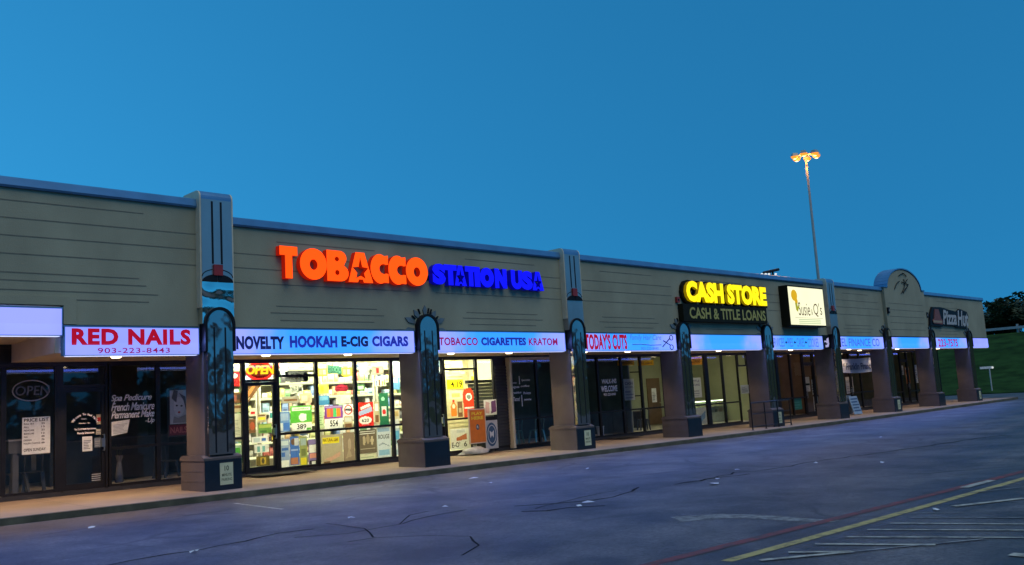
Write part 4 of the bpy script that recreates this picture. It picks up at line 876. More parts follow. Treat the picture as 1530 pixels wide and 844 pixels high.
# further cards crowding the tobacco shop glass
for rc, lb, base, els in [
    ((346, 604, 362, 616), 'tan strip card above the narrow side window ledge', TN, [(.1, .5, .9, .85, BR)]),
    ((347, 618, 361, 660), 'ruled cream price sheet in the narrow side window', (.7, .7, .6), lines(9, (.45, .45, .4))),
    ((373, 610, 383, 622), 'small cream card beside the diagonal banner', (.75, .74, .6), [(.2, .3, .8, .6, RD)]),
    ((376, 652, 400, 662), 'wide white card under the green landscape card', W_, [(.1, .2, .5, .8, (.55, .65, .7)), (.6, .3, .9, .7, BL)]),
    ((380, 664, 402, 676), 'white card with two blue figures on the bright door', W_, [(.2, .1, .38, .8, (.2, .45, .5)), (.55, .1, .72, .8, (.2, .45, .5))]),
    ((373, 697, 390, 704), 'pale strip at the foot of the bright door', (.75, .75, .55), [(.1, .3, .9, .6, GR)]),
    ((421, 592, 447, 602), 'grey brown card across the green poster top', (.28, .26, .22), [(.1, .3, .9, .6, BR)]),
    ((448, 588, 466, 602), 'beige card above the green poster corner', TN, [(.15, .2, .6, .8, (.65, .6, .5))]),
    ((454, 556, 469, 572), 'pale leaflet next to the cash machine sign', (.74, .74, .6), [(.2, .1, .6, .9, (.5, .6, .4))]),
    ((419, 541, 430, 560), 'hanging pale blue tag in the first tall window', (.5, .62, .66), [(.2, .2, .8, .5, W_)]),
    ((474, 550, 489, 562), 'bright yellow carton card left of the tilted sign', YL, [(.15, .2, .45, .8, (.65, .7, .2)), (.55, .2, .85, .8, (.7, .75, .3))]),
    ((511, 549, 526, 562), 'bright yellow carton card right of the tilted sign', YL, [(.1, .2, .4, .8, (.65, .7, .2)), (.5, .2, .8, .8, (.7, .75, .3))]),
    ((476, 574, 491, 588), 'yellow green carton card above the blue box card', (.65, .66, .1), [(.2, .2, .5, .8, YL)]),
    ((502, 590, 524, 603), 'pale grey carton card above the ringed card', (.62, .62, .56), [(.1, .1, .3, .9, (.5, .5, .46)), (.5, .2, .9, .7, (.7, .66, .5))]),
    ((475, 608, 484, 640), 'pale green slip at the mullion', (.55, .68, .42), lines(6, (.3, .45, .25))),
    ((536, 548, 552, 560), 'grey price card high in the third window', (.35, .36, .34), lines(2, W_)),
    ((555, 547, 573, 560), 'dark lettered strip high in the third window', (.28, .25, .22), [(.1, .2, .3, .8, TN), (.4, .2, .6, .8, RD), (.7, .2, .9, .8, TN)]),
    ((533, 574, 545, 584), 'small dark green framed card in the third window', (.05, .14, .06), [(.15, .25, .85, .75, (.6, .62, .5))]),
    ((560, 566, 577, 577), 'row of thin bottles card in the third window', (.74, .74, .6), [(.1, .1, .2, .8, BL), (.35, .1, .45, .9, BR), (.6, .1, .7, .7, OR), (.8, .1, .9, .9, GR)]),
    ((559, 600, 567, 634), 'tan slip between the red and green posters', TN, [(.2, .6, .8, .9, W_), (.2, .1, .8, .4, BR)]),
    ((585, 538, 597, 560), 'pale blue card high beside the pier', (.45, .55, .66), [(.15, .1, .85, .4, W_)]),
    ((585, 564, 597, 582), 'blue card below the pale blue one beside the pier', (.12, .3, .6), [(.2, .55, .8, .9, (.5, .6, .7))]),
    ((536, 678, 562, 689), 'bright cream strip under the dark brown poster', (.78, .78, .6), lines(2, (.5, .55, .35))),
    ((447, 646, 460, 651), 'thin white strip over the olive poster', W_, [(.1, .3, .9, .6, BL)]),
    ((671, 584, 691, 596), 'pale leaflet under the yellow price sign', (.72, .72, .55), [(.2, .2, .8, .7, (.6, .55, .2))]),
    ((684, 600, 691, 623), 'brown bottle card beside the orange drink card', BR, [(.2, .3, .8, .6, TN)]),
    ((652, 538, 662, 556), 'blue and white card over the right side door', (.35, .5, .62), [(.1, .1, .9, .45, W_)])]:
    poster(rc, lb, base, els)
TR = 0.6
poster((932, 566, 948, 598), 'white cash notice in the first lit loan window', (.66, .66, .72), lines(3, (.35, .35, .5), v0=.1, v1=.5), [('CASH', .14, .72, .86, .86, (.1, .08, .25)), ('FAST LOANS', .14, .58, .86, .65, (.15, .12, .3))])
poster((974, 580, 981, 601), 'narrow white notice beside the loan window mullion', W_, lines(6))
poster((922, 538, 947.5, 546), 'orange header strip left over the loan window', (.62, .32, .02), (), [('CASH LOANS', .1, .25, .9, .75, (.2, .1, .02))])
poster((952.5, 538, 976.5, 546), 'orange header strip right over the loan window', (.62, .32, .02), (), [('TITLE LOANS', .08, .25, .92, .75, (.2, .1, .02))])
poster((1033, 564, 1048, 594), 'white title loans notice past the third pier', (.68, .68, .74), lines(3, (.35, .35, .45), v0=.08, v1=.4), [('TITLE', .15, .76, .85, .88, (.15, .12, .3)), ('LOANS', .15, .58, .85, .7, (.15, .12, .3))])
poster((1030, 533, 1049, 545), 'orange header strip past the third pier', (.55, .22, .03), (), [('LOANS', .15, .25, .85, .7, (.2, .06, .02))])
poster((1041, 609, 1056, 634), 'pale poster with a blue swoosh low in the loan window', (.6, .62, .64), [((.05, .1), (.45, .55), (.95, .85), (.85, .4), (.4, .1), (.2, .32, .55))])
poster((1107, 575, 1119, 588), 'grey sheet on the dark loan office door', (.4, .42, .5), lines(4, (.15, .15, .2)))
TR = 0.3
poster((1203, 563, 1210, 585), 'pair of white sheets on the cafe door', W_, [(.05, .42, .95, .56, K_)]+lines(5, (.5, .5, .55), v0=.05, v1=.4))
poster((1216, 592, 1223, 616), 'white notice at the foot of the cafe side window', W_, lines(6))
poster((1213, 567, 1216.5, 590), 'thin white strip notice on the cafe side window', W_, lines(4))
poster((1184, 595, 1198, 612), 'teal menu card low in the cafe window', (.03, .30, .24), lines(3, (.08, .42, .36)))
poster((1264, 563, 1275, 588), 'pale rates notice in the finance office window', (.66, .66, .68), lines(4, (.3, .3, .35), v0=.1, v1=.5), [('LOANS', .12, .66, .88, .8, (.2, .2, .25))])
poster((1265, 590, 1275, 607), 'pale blue sheet under the rates notice', (.35, .45, .55), lines(4))
poster((1353, 548, 1359, 573), 'orange and red food poster on the far shop window', (.66, .2, .05), [('e', .5, .5, .36, .2, (.85, .6, .3)), (.1, .82, .9, .95, W_)])
poster((1365.5, 545, 1371, 572), 'thin white notice on the far shop window', (.8, .76, .74), lines(5))
poster((1346.5, 546, 1350, 560), 'little white card on the far shop door', W_, lines(3))
poster((1334, 551, 1338, 570), 'tan food poster at the far shop left window', (.55, .3, .1), [('e', .5, .5, .3, .3, (.8, .6, .3))])

# neon style signs
def ring(q, cx, cz, rx, rz, r, y, n=40):
    pts = ell(cx, cz, rx, rz, n=n); pts.append(pts[0]); stroke(q, pts, r, y)
x0, x1, z0, z1 = pr(364, 538, 412, 568, D+.06); cx, cz = (x0+x1)/2, (z0+z1)/2
t = thing('open_sign', 'lit yellow open sign in a red oval above the tobacco shop door', 'sign', (cx, D+.06, z0))
NEOR = emis('red_neon', (1.0, .03, .02), 2.2); NEOY = emis('yellow_neon', (1.0, .62, .02), 1.6)
q = MB(); ring(q, cx, cz-.02, .38, .235, .022, D+.05); ring(q, cx, cz-.02, .345, .205, .012, D+.05); q.build('oval_tube', NEOR, t)
q = MB(); q.text('OPEN', x0+.06, x1-.05, cz-.11, cz+.13, D+.05, .03, bold=.035, shear=.15); q.build('letters', NEOY, t)
q = MB(); q.prism(ell(cx, cz-.02, .40, .255), D+.065, D+.08); q.build('backing', paper((.5, .16, .12)), t)
q = MB(); q.text('EASY', cx-.14, cx+.14, cz-.21, cz-.15, D+.05, .01, bold=.03); q.build('small_letters', paper(RD), t)
x0, x1, z0, z1 = pr(16, 567, 76, 600, D+.08); cx, cz = (x0+x1)/2, (z0+z1)/2
t = thing('open_sign', 'unlit grey tube open sign in the dark nail salon window', 'sign', (cx, D+.08, z0))
TUBE = mat('unlit_tube', (.42, .42, .46), .3, amount=.1)
q = MB(); ring(q, cx, cz, (x1-x0)*.46, (z1-z0)*.46, .013, D+.07); q.build('oval_tube', TUBE, t)
q = MB(); q.text('OPEN', x0+.09, x1-.03, cz-.10, cz+.10, D+.07, .02, shear=.1); q.build('letters', mat('dull_tube', (.2, .2, .24), .4), t)

# ------------------------------------------------------------------ things inside the shops
WOODP = mat('shelf_board', (.66, .64, .55), .6, amount=.08); 
PCOL = [(.62, .6, .5), (.65, .55, .1), (.1, .2, .5), (.55, .08, .06), (.12, .35, .12), (.7, .7, .68), (.3, .18, .1), (.6, .62, .2), (.2, .35, .5), (.5, .3, .12), (.08, .08, .1), (.66, .45, .4)]
LEV = [.28, .68, 1.08, 1.48, 1.88, 2.28, 2.68]
SHX = [(1.75, 3.3), (3.4, 5.3), (5.4, 7.3), (7.4, 9.3)]
SLB = ['white stock shelf behind the tobacco shop door', 'white stock shelf behind the green cigarette poster', 'white stock shelf behind the tilted green sign', 'white stock shelf beside the sunburst pier']
PROD = []
PCOL = [tuple(.08+.92*v for v in c) if sum(c) > .5 else c for c in PCOL]
for c in PCOL:
    q = MB(); q.use(plain(c, .45)); q.box(-.5, .5, -.5, .5, 0, 1); q.use(plain(tuple(min(.85, v*1.5+.08) for v in c), .45)); q.box(-.4, .4, -.505, -.5, .55, .9); q.use(plain(tuple(v*.45 for v in c), .45)); q.box(-.3, .3, -.505, -.5, .12, .34)
    PROD.append(q)
PM = []
SY = 4.35
np_ = 0
for (xa, xb), lb in zip(SHX, SLB):
    f0 = wz(xa, 4)+.035
    t = thing('stock_shelf', lb, 'shelf', ((xa+xb)/2, SY, f0), 'white stock shelves in the tobacco shop')
    q = MB(); q.box(xa, xa+.03, SY-.2, SY+.2, f0, 3.0); q.box(xb-.03, xb, SY-.2, SY+.2, f0, 3.0); q.box(xa+.03, xb-.03, SY+.17, SY+.2, f0, 3.0); q.build('shelf_frame', WOODP, t)
    for z in LEV:
        q = MB(); q.box(xa+.03, xb-.03, SY-.2, SY+.17, f0+z-.025, f0+z); q.build('shelf_board', WOODP, t)
        q = MB(); q.box(xa+.03, xb-.03, SY-.21, SY-.2, f0+z-.04, f0+z+.02); q.build('price_strip', emis('price_strip_glow', (.95, 1, .55), 1.1), t)  # price strips made to glow, added to brighten the shelves
        x = xa+.1
        while x < xb-.2 and z < 2.7:
            w = random.uniform(.10, .24); h = random.uniform(.14, .33) if z < 2.6 else random.uniform(.12, .22)
            if random.random() < .93:
                k = random.choice([0, 0, 1, 2, 3, 4, 5, 5, 5, 6, 7, 7, 8, 9, 10, 11])
                if len(PM) <= k or True:
                    s_ = PROD[k]
                    me = bpy.data.meshes.get('goods_%d' % k)
                    if me is None:
                        o = s_.build('product_box', None, None); o.data.name = 'goods_%d' % k; me = o.data
                    else:
                        o = bpy.data.objects.new('product_box', me); COL.objects.link(o)
                    o.location = (x+w/2, SY-.06, f0+z+.001); o.scale = (w*.94, .18, h)
                    tag(o, 'carton of goods standing on a white tobacco shop shelf', 'product box', 'goods on the tobacco shop shelves'); np_ += 1
            x += w+.012
# slat wall and counter at the right of the tobacco shop
t = thing('slat_wall', 'cream slatted display wall at the right end of the tobacco shop', 'display', (10.6, 4.4, wz(10.6, 4)))
q = MB(); f0 = wz(10, 4)+.04
for k in range(22): q.box(9.35, 11.45, 4.36, 4.40, f0+k*.14, f0+k*.14+.118)
q.build('slats', mat('cream_slat', (.66, .6, .36), .6), t)
q = MB(); q.box(9.35, 11.45, 4.401, 4.44, f0, 3.36); q.build('backing', WALLI, t)
t = thing('roll_shutter', 'dark slatted shutter below the cream display wall', 'shutter', (10.9, 3.3, f0))
q = MB()
for k in range(19): q.extr([(3.3, f0+k*.11), (3.275, f0+k*.11+.05), (3.3, f0+k*.11+.104)], 10.42, 11.5)
q.build('curtain', mat('dark_slat', (.06, .065, .07), .5), t); q = MB(); q.box(10.40, 11.5, 3.24, 3.4, f0+2.1, f0+2.2); q.build('rail', SLOT, t)
t = thing('yellow_jug', 'small yellow jug standing on top of the dark shutter', 'jug', (10.75, 3.3, f0+2.2))
q = MB(); q.lathe((10.75, 3.32, f0+2.201), [(.09, 0), (.11, .03), (.11, .13), (.05, .19), (.04, .24), (.045, .26)], 14); q.build('body', plain((.7, .5, .03), .3), t)
q = MB(); q.lathe((10.75, 3.32, f0+2.462), [(.045, 0), (.045, .03)], 12); q.build('cap', plain((.6, .1, .03)), t)
# loan office counter and wall decoration
def glass_counter(x0, x1, y, label):
    f = wz(x0, y)+.035; t = thing('display_counter', label, 'counter', ((x0+x1)/2, y, f))
    q = MB(); q.box(x0, x1, y-.25, y+.25, f, f+.42); q.build('base', plain((.42, .44, .30)), t)
    q = MB()
    for x in (x0, (x0+x1)/2, x1-.03): q.box(x, x+.03, y-.25, y-.22, f+.42, f+.97)
    q.box(x0, x1, y-.25, y+.25, f+.97, f+1.0); q.box(x0, x1, y+.22, y+.25, f+.42, f+.97); q.build('frame', plain((.6, .64, .5)), t)
    q = MB(); q.box(x0+.03, x1-.03, y-.2, y+.2, f+.68, f+.69); q.build('shelf', plain((.5, .55, .45)), t)
    q = MB(); q.box(x0+.05, x1-.05, y-.2, y-.17, f+.94, f+.965); q.build('strip_light', emis('counter_light', (.8, 1, .6), 6), t)
    q = MB()
    for i in range(9): xx = x0+.12+i*(x1-x0-.3)/8; q.box(xx, xx+.11, y-.1, y+.02, f+.691, f+.691+random.uniform(.08, .2))
    for i in range(7): xx = x0+.12+i*(x1-x0-.3)/6; q.box(xx, xx+.14, y-.12, y+.02, f+.421, f+.421+random.uniform(.08, .2))
    q.build('contents', plain((.5, .42, .25)), t)
glass_counter(26.0, 29.0, 5.2, 'lit glass display counter inside the loan office') if False else glass_counter(25.3, 28.1, 4.9, 'lit glass display counter inside the loan office')
t = thing('picture_frame', 'thin black outlined frame on the loan office wall', 'frame', (21.3, 7.1, 1.5))
q = MB(); x0, x1, z0, z1 = 21.2, 25.0, 1.45, 2.6
q.box(x0, x1, 7.15, 7.19, z0, z0+.05); q.box(x0, x1, 7.15, 7.19, z1-.05, z1); q.box(x0, x0+.05, 7.15, 7.19, z0+.05, z1-.05); q.box(x1-.05, x1, 7.15, 7.19, z0+.05, z1-.05); q.build('outline', SLOT, t)
t = thing('office_desk', 'dark desk with a pale screen at the back of the loan office', 'desk', (21.5, 5.6, wz(21, 5)))
f = wz(21, 5)+.036
q = MB(); q.box(20.2, 22.6, 5.3, 6.0, f+.70, f+.74); q.box(20.25, 20.3, 5.35, 5.95, f, f+.70); q.box(22.5, 22.55, 5.35, 5.95, f, f+.70); q.box(20.3, 22.5, 5.9, 5.93, f+.2, f+.70); q.build('desk_frame', plain((.10, .07, .05)), t)
q = MB(); q.box(21.1, 21.7, 5.6, 5.63, f+.88, f+1.25); q.box(21.35, 21.45, 5.6, 5.66, f+.74, f+.88); q.build('screen', plain((.05, .055, .06), .3), t)
t = thing('inner_door', 'brown inner door in the back wall of the loan office', 'door', (25.9, 7.1, wz(26, 7)))
q = MB(); q.box(25.4, 26.4, 7.14, 7.19, wz(26, 7), 2.25); q.build('leaf', plain((.20, .12, .06)), t); q = MB(); q.lathe((26.28, 7.10, 1.05), [(.03, 0), (.04, .03), (.03, .06)], 10); q.build('knob', plain((.5, .4, .2), .3), t)
t = thing('wall_clock', 'round sunburst clock on the loan office wall', 'clock', (27.4, 7.1, 2.1))
q = MB()
for a in range(0, 360, 20): stroke(q, [(27.2+.16*math.cos(R(a)), 2.2+.16*math.sin(R(a))), (27.2+.36*math.cos(R(a)), 2.2+.36*math.sin(R(a)))], .014, 7.17)
q.build('rays', plain((.12, .13, .06)), t); q = MB(); q.prism(ell(27.2, 2.2, .14, .14), 7.14, 7.19); q.build('face', plain((.3, .3, .2)), t)
# metal chairs
def metal_chair(x, y, rz, m, label, group):
    f = wz(x, y)+.036; t = thing('metal_chair', label, 'chair', (x, y, f), group); t.rotation_euler = (0, 0, rz)
    ORG[t.name] = Vector((0, 0, 0))
    q = MB(); q.hexa([(-.19, -.18, .43), (.19, -.18, .43), (.17, .18, .43), (-.17, .18, .43)], [(-.2, -.19, .455), (.2, -.19, .455), (.18, .19, .455), (-.18, .19, .455)]); q.build('seat', m, t)
    for sx in (-1, 1):
        q = MB(); q.hexa([(sx*.22-.025, -.23, 0), (sx*.22+.025, -.23, 0), (sx*.22+.025, -.19, 0), (sx*.22-.025, -.19, 0)], [(sx*.17-.035, -.18, .43), (sx*.17+.035, -.18, .43), (sx*.17+.035, -.12, .43), (sx*.17-.035, -.12, .43)]); q.build('leg', m, t)
        q = MB(); q.hexa([(sx*.2-.025, .21, 0), (sx*.2+.025, .21, 0), (sx*.2+.025, .25, 0), (sx*.2-.025, .25, 0)], [(sx*.16-.035, .12, .43), (sx*.16+.035, .12, .43), (sx*.16+.035, .18, .43), (sx*.16-.035, .18, .43)]); q.build('leg', m, t)
    q = MB(); q.path([(-.17, .17, .45), (-.18, .24, .8), (-.12, .25, .86), (.12, .25, .86), (.18, .24, .8), (.17, .17, .45)], .014, 6); q.hexa([(-.05, .175, .455), (.05, .175, .455), (.05, .19, .455), (-.05, .19, .455)], [(-.05, .24, .86), (.05, .24, .86), (.05, .255, .86), (-.05, .255, .86)]); q.build('backrest', m, t)
    return t
TEAL = mat('teal_metal', (.13, .30, .34), .4, .3, amount=.15)
for x, y, rz, lb in [(12.25, 3.35, 2.6, 'pale teal metal chair behind the cafe window nearest the door surround'), (12.95, 3.75, -1.2, 'pale teal metal chair at the middle mullion'), (13.55, 3.3, 2.9, 'pale teal metal chair nearest the pier')]:
    metal_chair(x, y, rz, TEAL, lb, 'teal chairs behind the dark window')
GCH = mat('grey_chair', (.06, .065, .075), .5, amount=.2)
for x, y, rz, lb in [(-3.05, 3.4, .4, 'dark waiting chair under the price list'), (-2.6, 3.5, -.3, 'dark waiting chair by the nail salon door'), (-.1+.5, 3.45, .3, 'dark waiting chair under the framed nail poster')]:
    metal_chair(x, y, rz, GCH, lb, 'waiting chairs in the nail salon')
for x, y, rz, lb in [(19.0, 3.9, 3.6, 'dark chair behind the first lit loan window'), (20.8, 4.1, 2.5, 'dark chair beside the mullion of the loan office')]:
    metal_chair(x, y, rz, GCH, lb, 'chairs in the loan office')
t = thing('waste_bin', 'pale plastic bin standing inside the salon window', 'bin', (16.95, 3.25, wz(17, 3.2)+.036))
q = MB(); q.lathe((16.95, 3.25, wz(17, 3.2)+.037), [(.11, 0), (.15, .36)], 14); q.build('body', plain((.5, .53, .58)), t)
q = MB(); q.lathe((16.95, 3.25, wz(17, 3.2)+.398), [(.162, 0), (.162, .02)], 14); q.build('rim', plain((.6, .62, .66)), t)
t = thing('floor_vase', 'slim pale vase inside the nail salon window', 'vase', (-.72, 3.5, wz(-1, 3.5)+.036))
q = MB(); q.lathe((-.72, 3.5, wz(-1, 3.5)+.037), [(.07, 0), (.10, .05), (.07, .35), (.05, .5), (.09, .66)], 14); q.build('body', plain((.16, .17, .20), .25), t)
q = MB()
for k in range(7): a = k*.9; q.tube((-.72, 3.5, wz(-1, 3.5)+.6), (-.72+.12*math.cos(a), 3.5+.12*math.sin(a), wz(-1, 3.5)+.95), .008, n=5)
q.build('stems', plain((.1, .12, .08)), t)
t = thing('reception_desk', 'dark reception desk standing in the nail salon', 'desk', (-1.0, 4.8, wz(-1, 4.8)))
f = wz(-1, 4.8)+.036
q = MB(); q.box(-1.9, 1.0, 4.6, 5.2, f, f+1.0); q.build('body', plain((.05, .055, .06)), t); q = MB(); q.box(-1.95, 1.05, 4.55, 5.25, f+1.0, f+1.04); q.build('top', plain((.12, .12, .13), .25), t)
t = thing('mail_box', 'small dark box with a pale rim on the nail salon window ledge', 'box', (-3.1, D+.2, 1.15))
x0, x1, z0, z1 = pr(12, 657, 34, 678, D+.15)
q = MB(); q.box(x0, x1, D+.1, D+.3, z0, z1-.03); q.box(x0+.3*(x1-x0), x0+.7*(x1-x0), D+.13, D+.27, wz(-3.2, 3)+.036, z0); q.build('body', plain((.07, .075, .09)), t)
q = MB(); q.box(x0-.01, x1+.01, D+.09, D+.31, z1-.03, z1); q.build('lid', plain((.25, .25, .28)), t)
t = thing('door_vent', 'small louvred vent panel inside the nail salon door', 'vent', (-1.5, D+.05, .55))
x0, x1, z0, z1 = pr(137, 706, 152, 718, D+.05); q = MB()
for k in range(4): q.box(x0, x1, D+.04, D+.055, z0+k*(z1-z0)/4, z0+(k+.5)*(z1-z0)/4)
q.build('louvres', paper((.6, .6, .62)), t); q = MB(); q.box(x0-.01, x1+.01, D+.056, D+.065, z0-.01, z1+.01); q.build('plate', SLOT, t)
# cafe shelves
t = thing('menu_shelf', 'warmly glowing wall shelves inside the cafe', 'shelf', (32.0, 6.4, 1.2))
q = MB()
for z in (1.35, 1.62, 1.85, 2.15): q.box(31.9, 36.0 if z < 2 else 34, 6.45, 6.75, z, z+.05)
q.v = [(min(x, 34.15), y, z) for x, y, z in q.v]; q.build('shelf_board', emis('glowing_shelf', (1, .72, .45), .55), t)  # boards glow themselves, standing in for lamplight on them
q = MB()
for z in (1.40, 1.67, 1.90):
    for i in range(8): q.box(32.0+i*.26, 32.14+i*.26, 6.5, 6.62, z+.001, z+random.uniform(.08, .18))
q.build('jars', plain((.3, .16, .08)), t)

# ------------------------------------------------------------------ things on the walk
t = thing('lottery_stand', 'orange upright play sign in a pale frame by the tobacco window', 'sign', (10.1, 2.3, wz(10, 2.3)))
Y = 2.3; x0, x1, z0, z1 = pr(702, 612, 725, 661, Y); OB = plain((.62, .17, .02), .5); f = wz(x0, Y)
q = MB(); q.box(x0, x1, Y, Y+.03, z0, z1); q.build('panel', OB, t)
q = MB(); q.box(x0-.03, x0, Y-.01, Y+.04, z0-.03, z1+.03); q.box(x1, x1+.03, Y-.01, Y+.04, z0-.03, z1+.03); q.box(x0, x1, Y-.01, Y+.04, z1, z1+.03); q.box(x0, x1, Y-.01, Y+.04, z0-.03, z0); q.build('frame', plain((.6, .5, .42)), t)
q = MB(); w = x1-x0; h = z1-z0; q.text('PLAY', x0+.14*w, x1-.14*w, z0+.84*h, z0+.93*h, Y-.004, bold=.04); q.text('HERE', x0+.12*w, x1-.12*w, z0+.70*h, z0+.80*h, Y-.004, bold=.04); q.build('lettering', plain((.75, .6, .05)), t)
q = MB(); q.prism(ell((x0+x1)/2, z0+.47*h, .11*w, .09*h), Y-.005, Y-.001); q.build('badge', plain((.05, .07, .12)), t)
q = MB(); q.text('R', x0+.44*w, x0+.56*w, z0+.43*h, z0+.51*h, Y-.008, bold=.02); q.build('badge_letter', plain((.5, .55, .6)), t)
q = MB()
for xx in (x0+.05, x1-.05): q.box(xx-.02, xx+.02, Y-.01, Y+.03, f, z0-.03); q.box(xx-.02, xx+.02, Y-.2, Y+.25, f, f+.03) 
q.build('foot', SLOT, t)
t = thing('drinks_cooler', 'black cooler cabinet with a blue and white oval seal', 'cooler', (10.8, 2.45, wz(10.8, 2.5)))
Y = 2.35; x0, x1, z0, z1 = pr(724, 622, 744, 663, Y); f = wz(x0, Y)
q = MB(); q.box(x0, x1, Y, Y+.38, f+.04, z1); q.build('cabinet', SLOT, t)
q = MB(); q.box(x0+.02, x1-.02, Y-.01, Y-.001, f+.08, z1-.12); q.build('front_panel', plain((.45, .48, .52)), t)
w, h = x1-x0, z1-.12-f-.08; cx, cz = (x0+x1)/2, f+.08+h/2
q = MB(); q.prism(ell(cx, cz, .4*w, .42*h), -.014+Y, Y-.0101); q.build('seal', plain((.03, .09, .2)), t)
q = MB(); ring(q, cx, cz, .30*w, .32*h, .012, Y-.02); q.prism([(cx-.12*w, cz-.12*h), (cx, cz-.02*h), (cx+.12*w, cz-.12*h), (cx+.16*w, cz+.14*h), (cx, cz+.06*h), (cx-.16*w, cz+.14*h)], Y-.022, Y-.0141); q.build('seal_mark', plain((.55, .6, .66)), t)
q = MB(); q.box(x0+.02, x0+.1, Y+.02, Y+.1, f, f+.04); q.box(x1-.1, x1-.02, Y+.02, Y+.1, f, f+.04); q.box(x0+.02, x1-.02, Y+.28, Y+.36, f, f+.04); q.build('foot', SLOT, t)
# slumped bag
p0, p1 = at(690, 668, 2.2), at(731, 668, 2.2); f = wz(p0.x, 2.2); q = MB(); vs = []; n1, n2_ = 16, 8
for j in range(n2_+1):
    ph = math.pi/2*j/n2_
    for i in range(n1):
        a = 2*math.pi*i/n1; rr = math.cos(ph)**.6 if j < n2_ else 0
        k = 1+.12*math.sin(3*a+j)+.06*math.sin(7*a)
        vs.append(((p0.x+p1.x)/2+(p1.x-p0.x)/2*rr*k*math.cos(a), 2.25+.3*rr*k*math.sin(a), f+.17*math.sin(ph)*(1+.2*math.sin(2*a))))
q.add(vs, [(j*n1+i, j*n1+(i+1) % n1, (j+1)*n1+(i+1) % n1, (j+1)*n1+i) for j in range(n2_) for i in range(n1)])
tag(q.build('slumped_bag', mat('grey_bag', (.42, .42, .42), .7, amount=.2, scale=8, bump=.4, bscale=9), None, ((p0.x+p1.x)/2, 2.25, f), smooth=True), 'slumped grey bag lying on the walk under the play sign', 'bag')
def mat_rug(x0, x1, y0, y1, label):
    q = MB(); q.hexa([(x0, y0, wz(x0, y0)+.002), (x1, y0, wz(x1, y0)+.002), (x1, y1, wz(x1, y1)+.002), (x0, y1, wz(x0, y1)+.002)], [(x0, y0, wz(x0, y0)+.014), (x1, y0, wz(x1, y0)+.014), (x1, y1, wz(x1, y1)+.014), (x0, y1, wz(x0, y1)+.014)])
    tag(q.build('door_mat', mat('rubber_mat', (.02, .018, .016), .9, amount=.4, scale=20), None, (x0, y0, wz(x0, y0))), label, 'mat')
mat_rug(2.1, 3.7, 1.9, 2.65, 'black door mat before the tobacco shop door')
mat_rug(16.4, 17.8, 1.9, 2.6, 'black door mat before the salon windows')
# handrail in front of the fifth pier
RAILM = mat('black_rail', (.012, .013, .018), .4, .4, amount=.2)
Yr = -.55; xa, xb = at(1122, 610, Yr).x, at(1180, 610, Yr).x; f = wz(xa, Yr)
t = thing('handrail', 'black metal handrail standing in front of a pier', 'railing', ((xa+xb)/2, Yr, f))
q = MB(); q.tube((xa, Yr, f+1.02), (xb, Yr, f+1.02), .024); q.build('top_rail', RAILM, t)
q = MB(); q.tube((xa, Yr, f+.12), (xb, Yr, f+.12), .02); q.build('bottom_rail', RAILM, t)
q = MB(); q.tube((xa, Yr, f+.60), (xb, Yr, f+.60), .014); q.build('middle_rail', RAILM, t)
for x in (xa, (xa*2+xb)/3, (xa+2*xb)/3, xb):
    q = MB(); q.tube((x, Yr, f), (x, Yr, f+1.02), .024); q.lathe((x, Yr, f), [(.06, 0), (.06, .012)], 10); q.build('post', RAILM, t)
# hanging banner
Y = 1.6; x0, x1, z0, z1 = pr(1253, 534, 1304, 559, Y)
t = thing('vinyl_banner', 'sagging white banner with dark lettering hung before the finance office', 'banner', ((x0+x1)/2, Y, z0))
q = MB(); n = 12; pts = []
for i in range(n+1):
    u = i/n; s_ = .10*math.sin(math.pi*u); pts.append((x0+(x1-x0)*u, z1-.06-s_*.35+.05*u, z0+.10-s_*.6-.03*u+.03))
vs = [(x, Y+.03*math.sin(i*1.3), zt) for i, (x, zt, zb) in enumerate(pts)]+[(x, Y+.04*math.sin(i*1.1+1), zb) for i, (x, zt, zb) in enumerate(pts)]
vs += [(x, y+.004, z) for x, y, z in vs]; m_ = n+1
q.add(vs, [(i+m_, i+m_+1, i+1, i) for i in range(n)]+[(i+2*m_, i+2*m_+1, i+3*m_+1, i+3*m_) for i in range(n)]+[(i, i+1, i+1+2*m_, i+2*m_) for i in range(n)]+[(i+3*m_, i+1+3*m_, i+1+m_, i+m_) for i in range(n)])
q.build('cloth', mat('banner_vinyl', (.62, .68, .76), .5, amount=.06, trans=.3), t)
q = MB(); q.text('Franklin Finance', x0+.18*(x1-x0), x1-.04*(x1-x0), (z0+z1)/2-.20, (z0+z1)/2+.14, Y-.055, bold=.03); q.text('1st', x0+.06*(x1-x0), x0+.15*(x1-x0), (z0+z1)/2-.02, (z0+z1)/2+.2, Y-.055, bold=.03); q.build('lettering', plain((.05, .08, .16)), t)
q = MB()
for x, zt, zb in (pts[0], pts[-1]): q.tube((x, Y, zt), (x, Y+.02, 3.11), .006, n=5); q.tube((x, Y, zb), (x+(.35 if x > x1-.1 else -.35), Y+.5, zb-.2), .006, n=5)
q.build('tie_rope', SLOT, t)
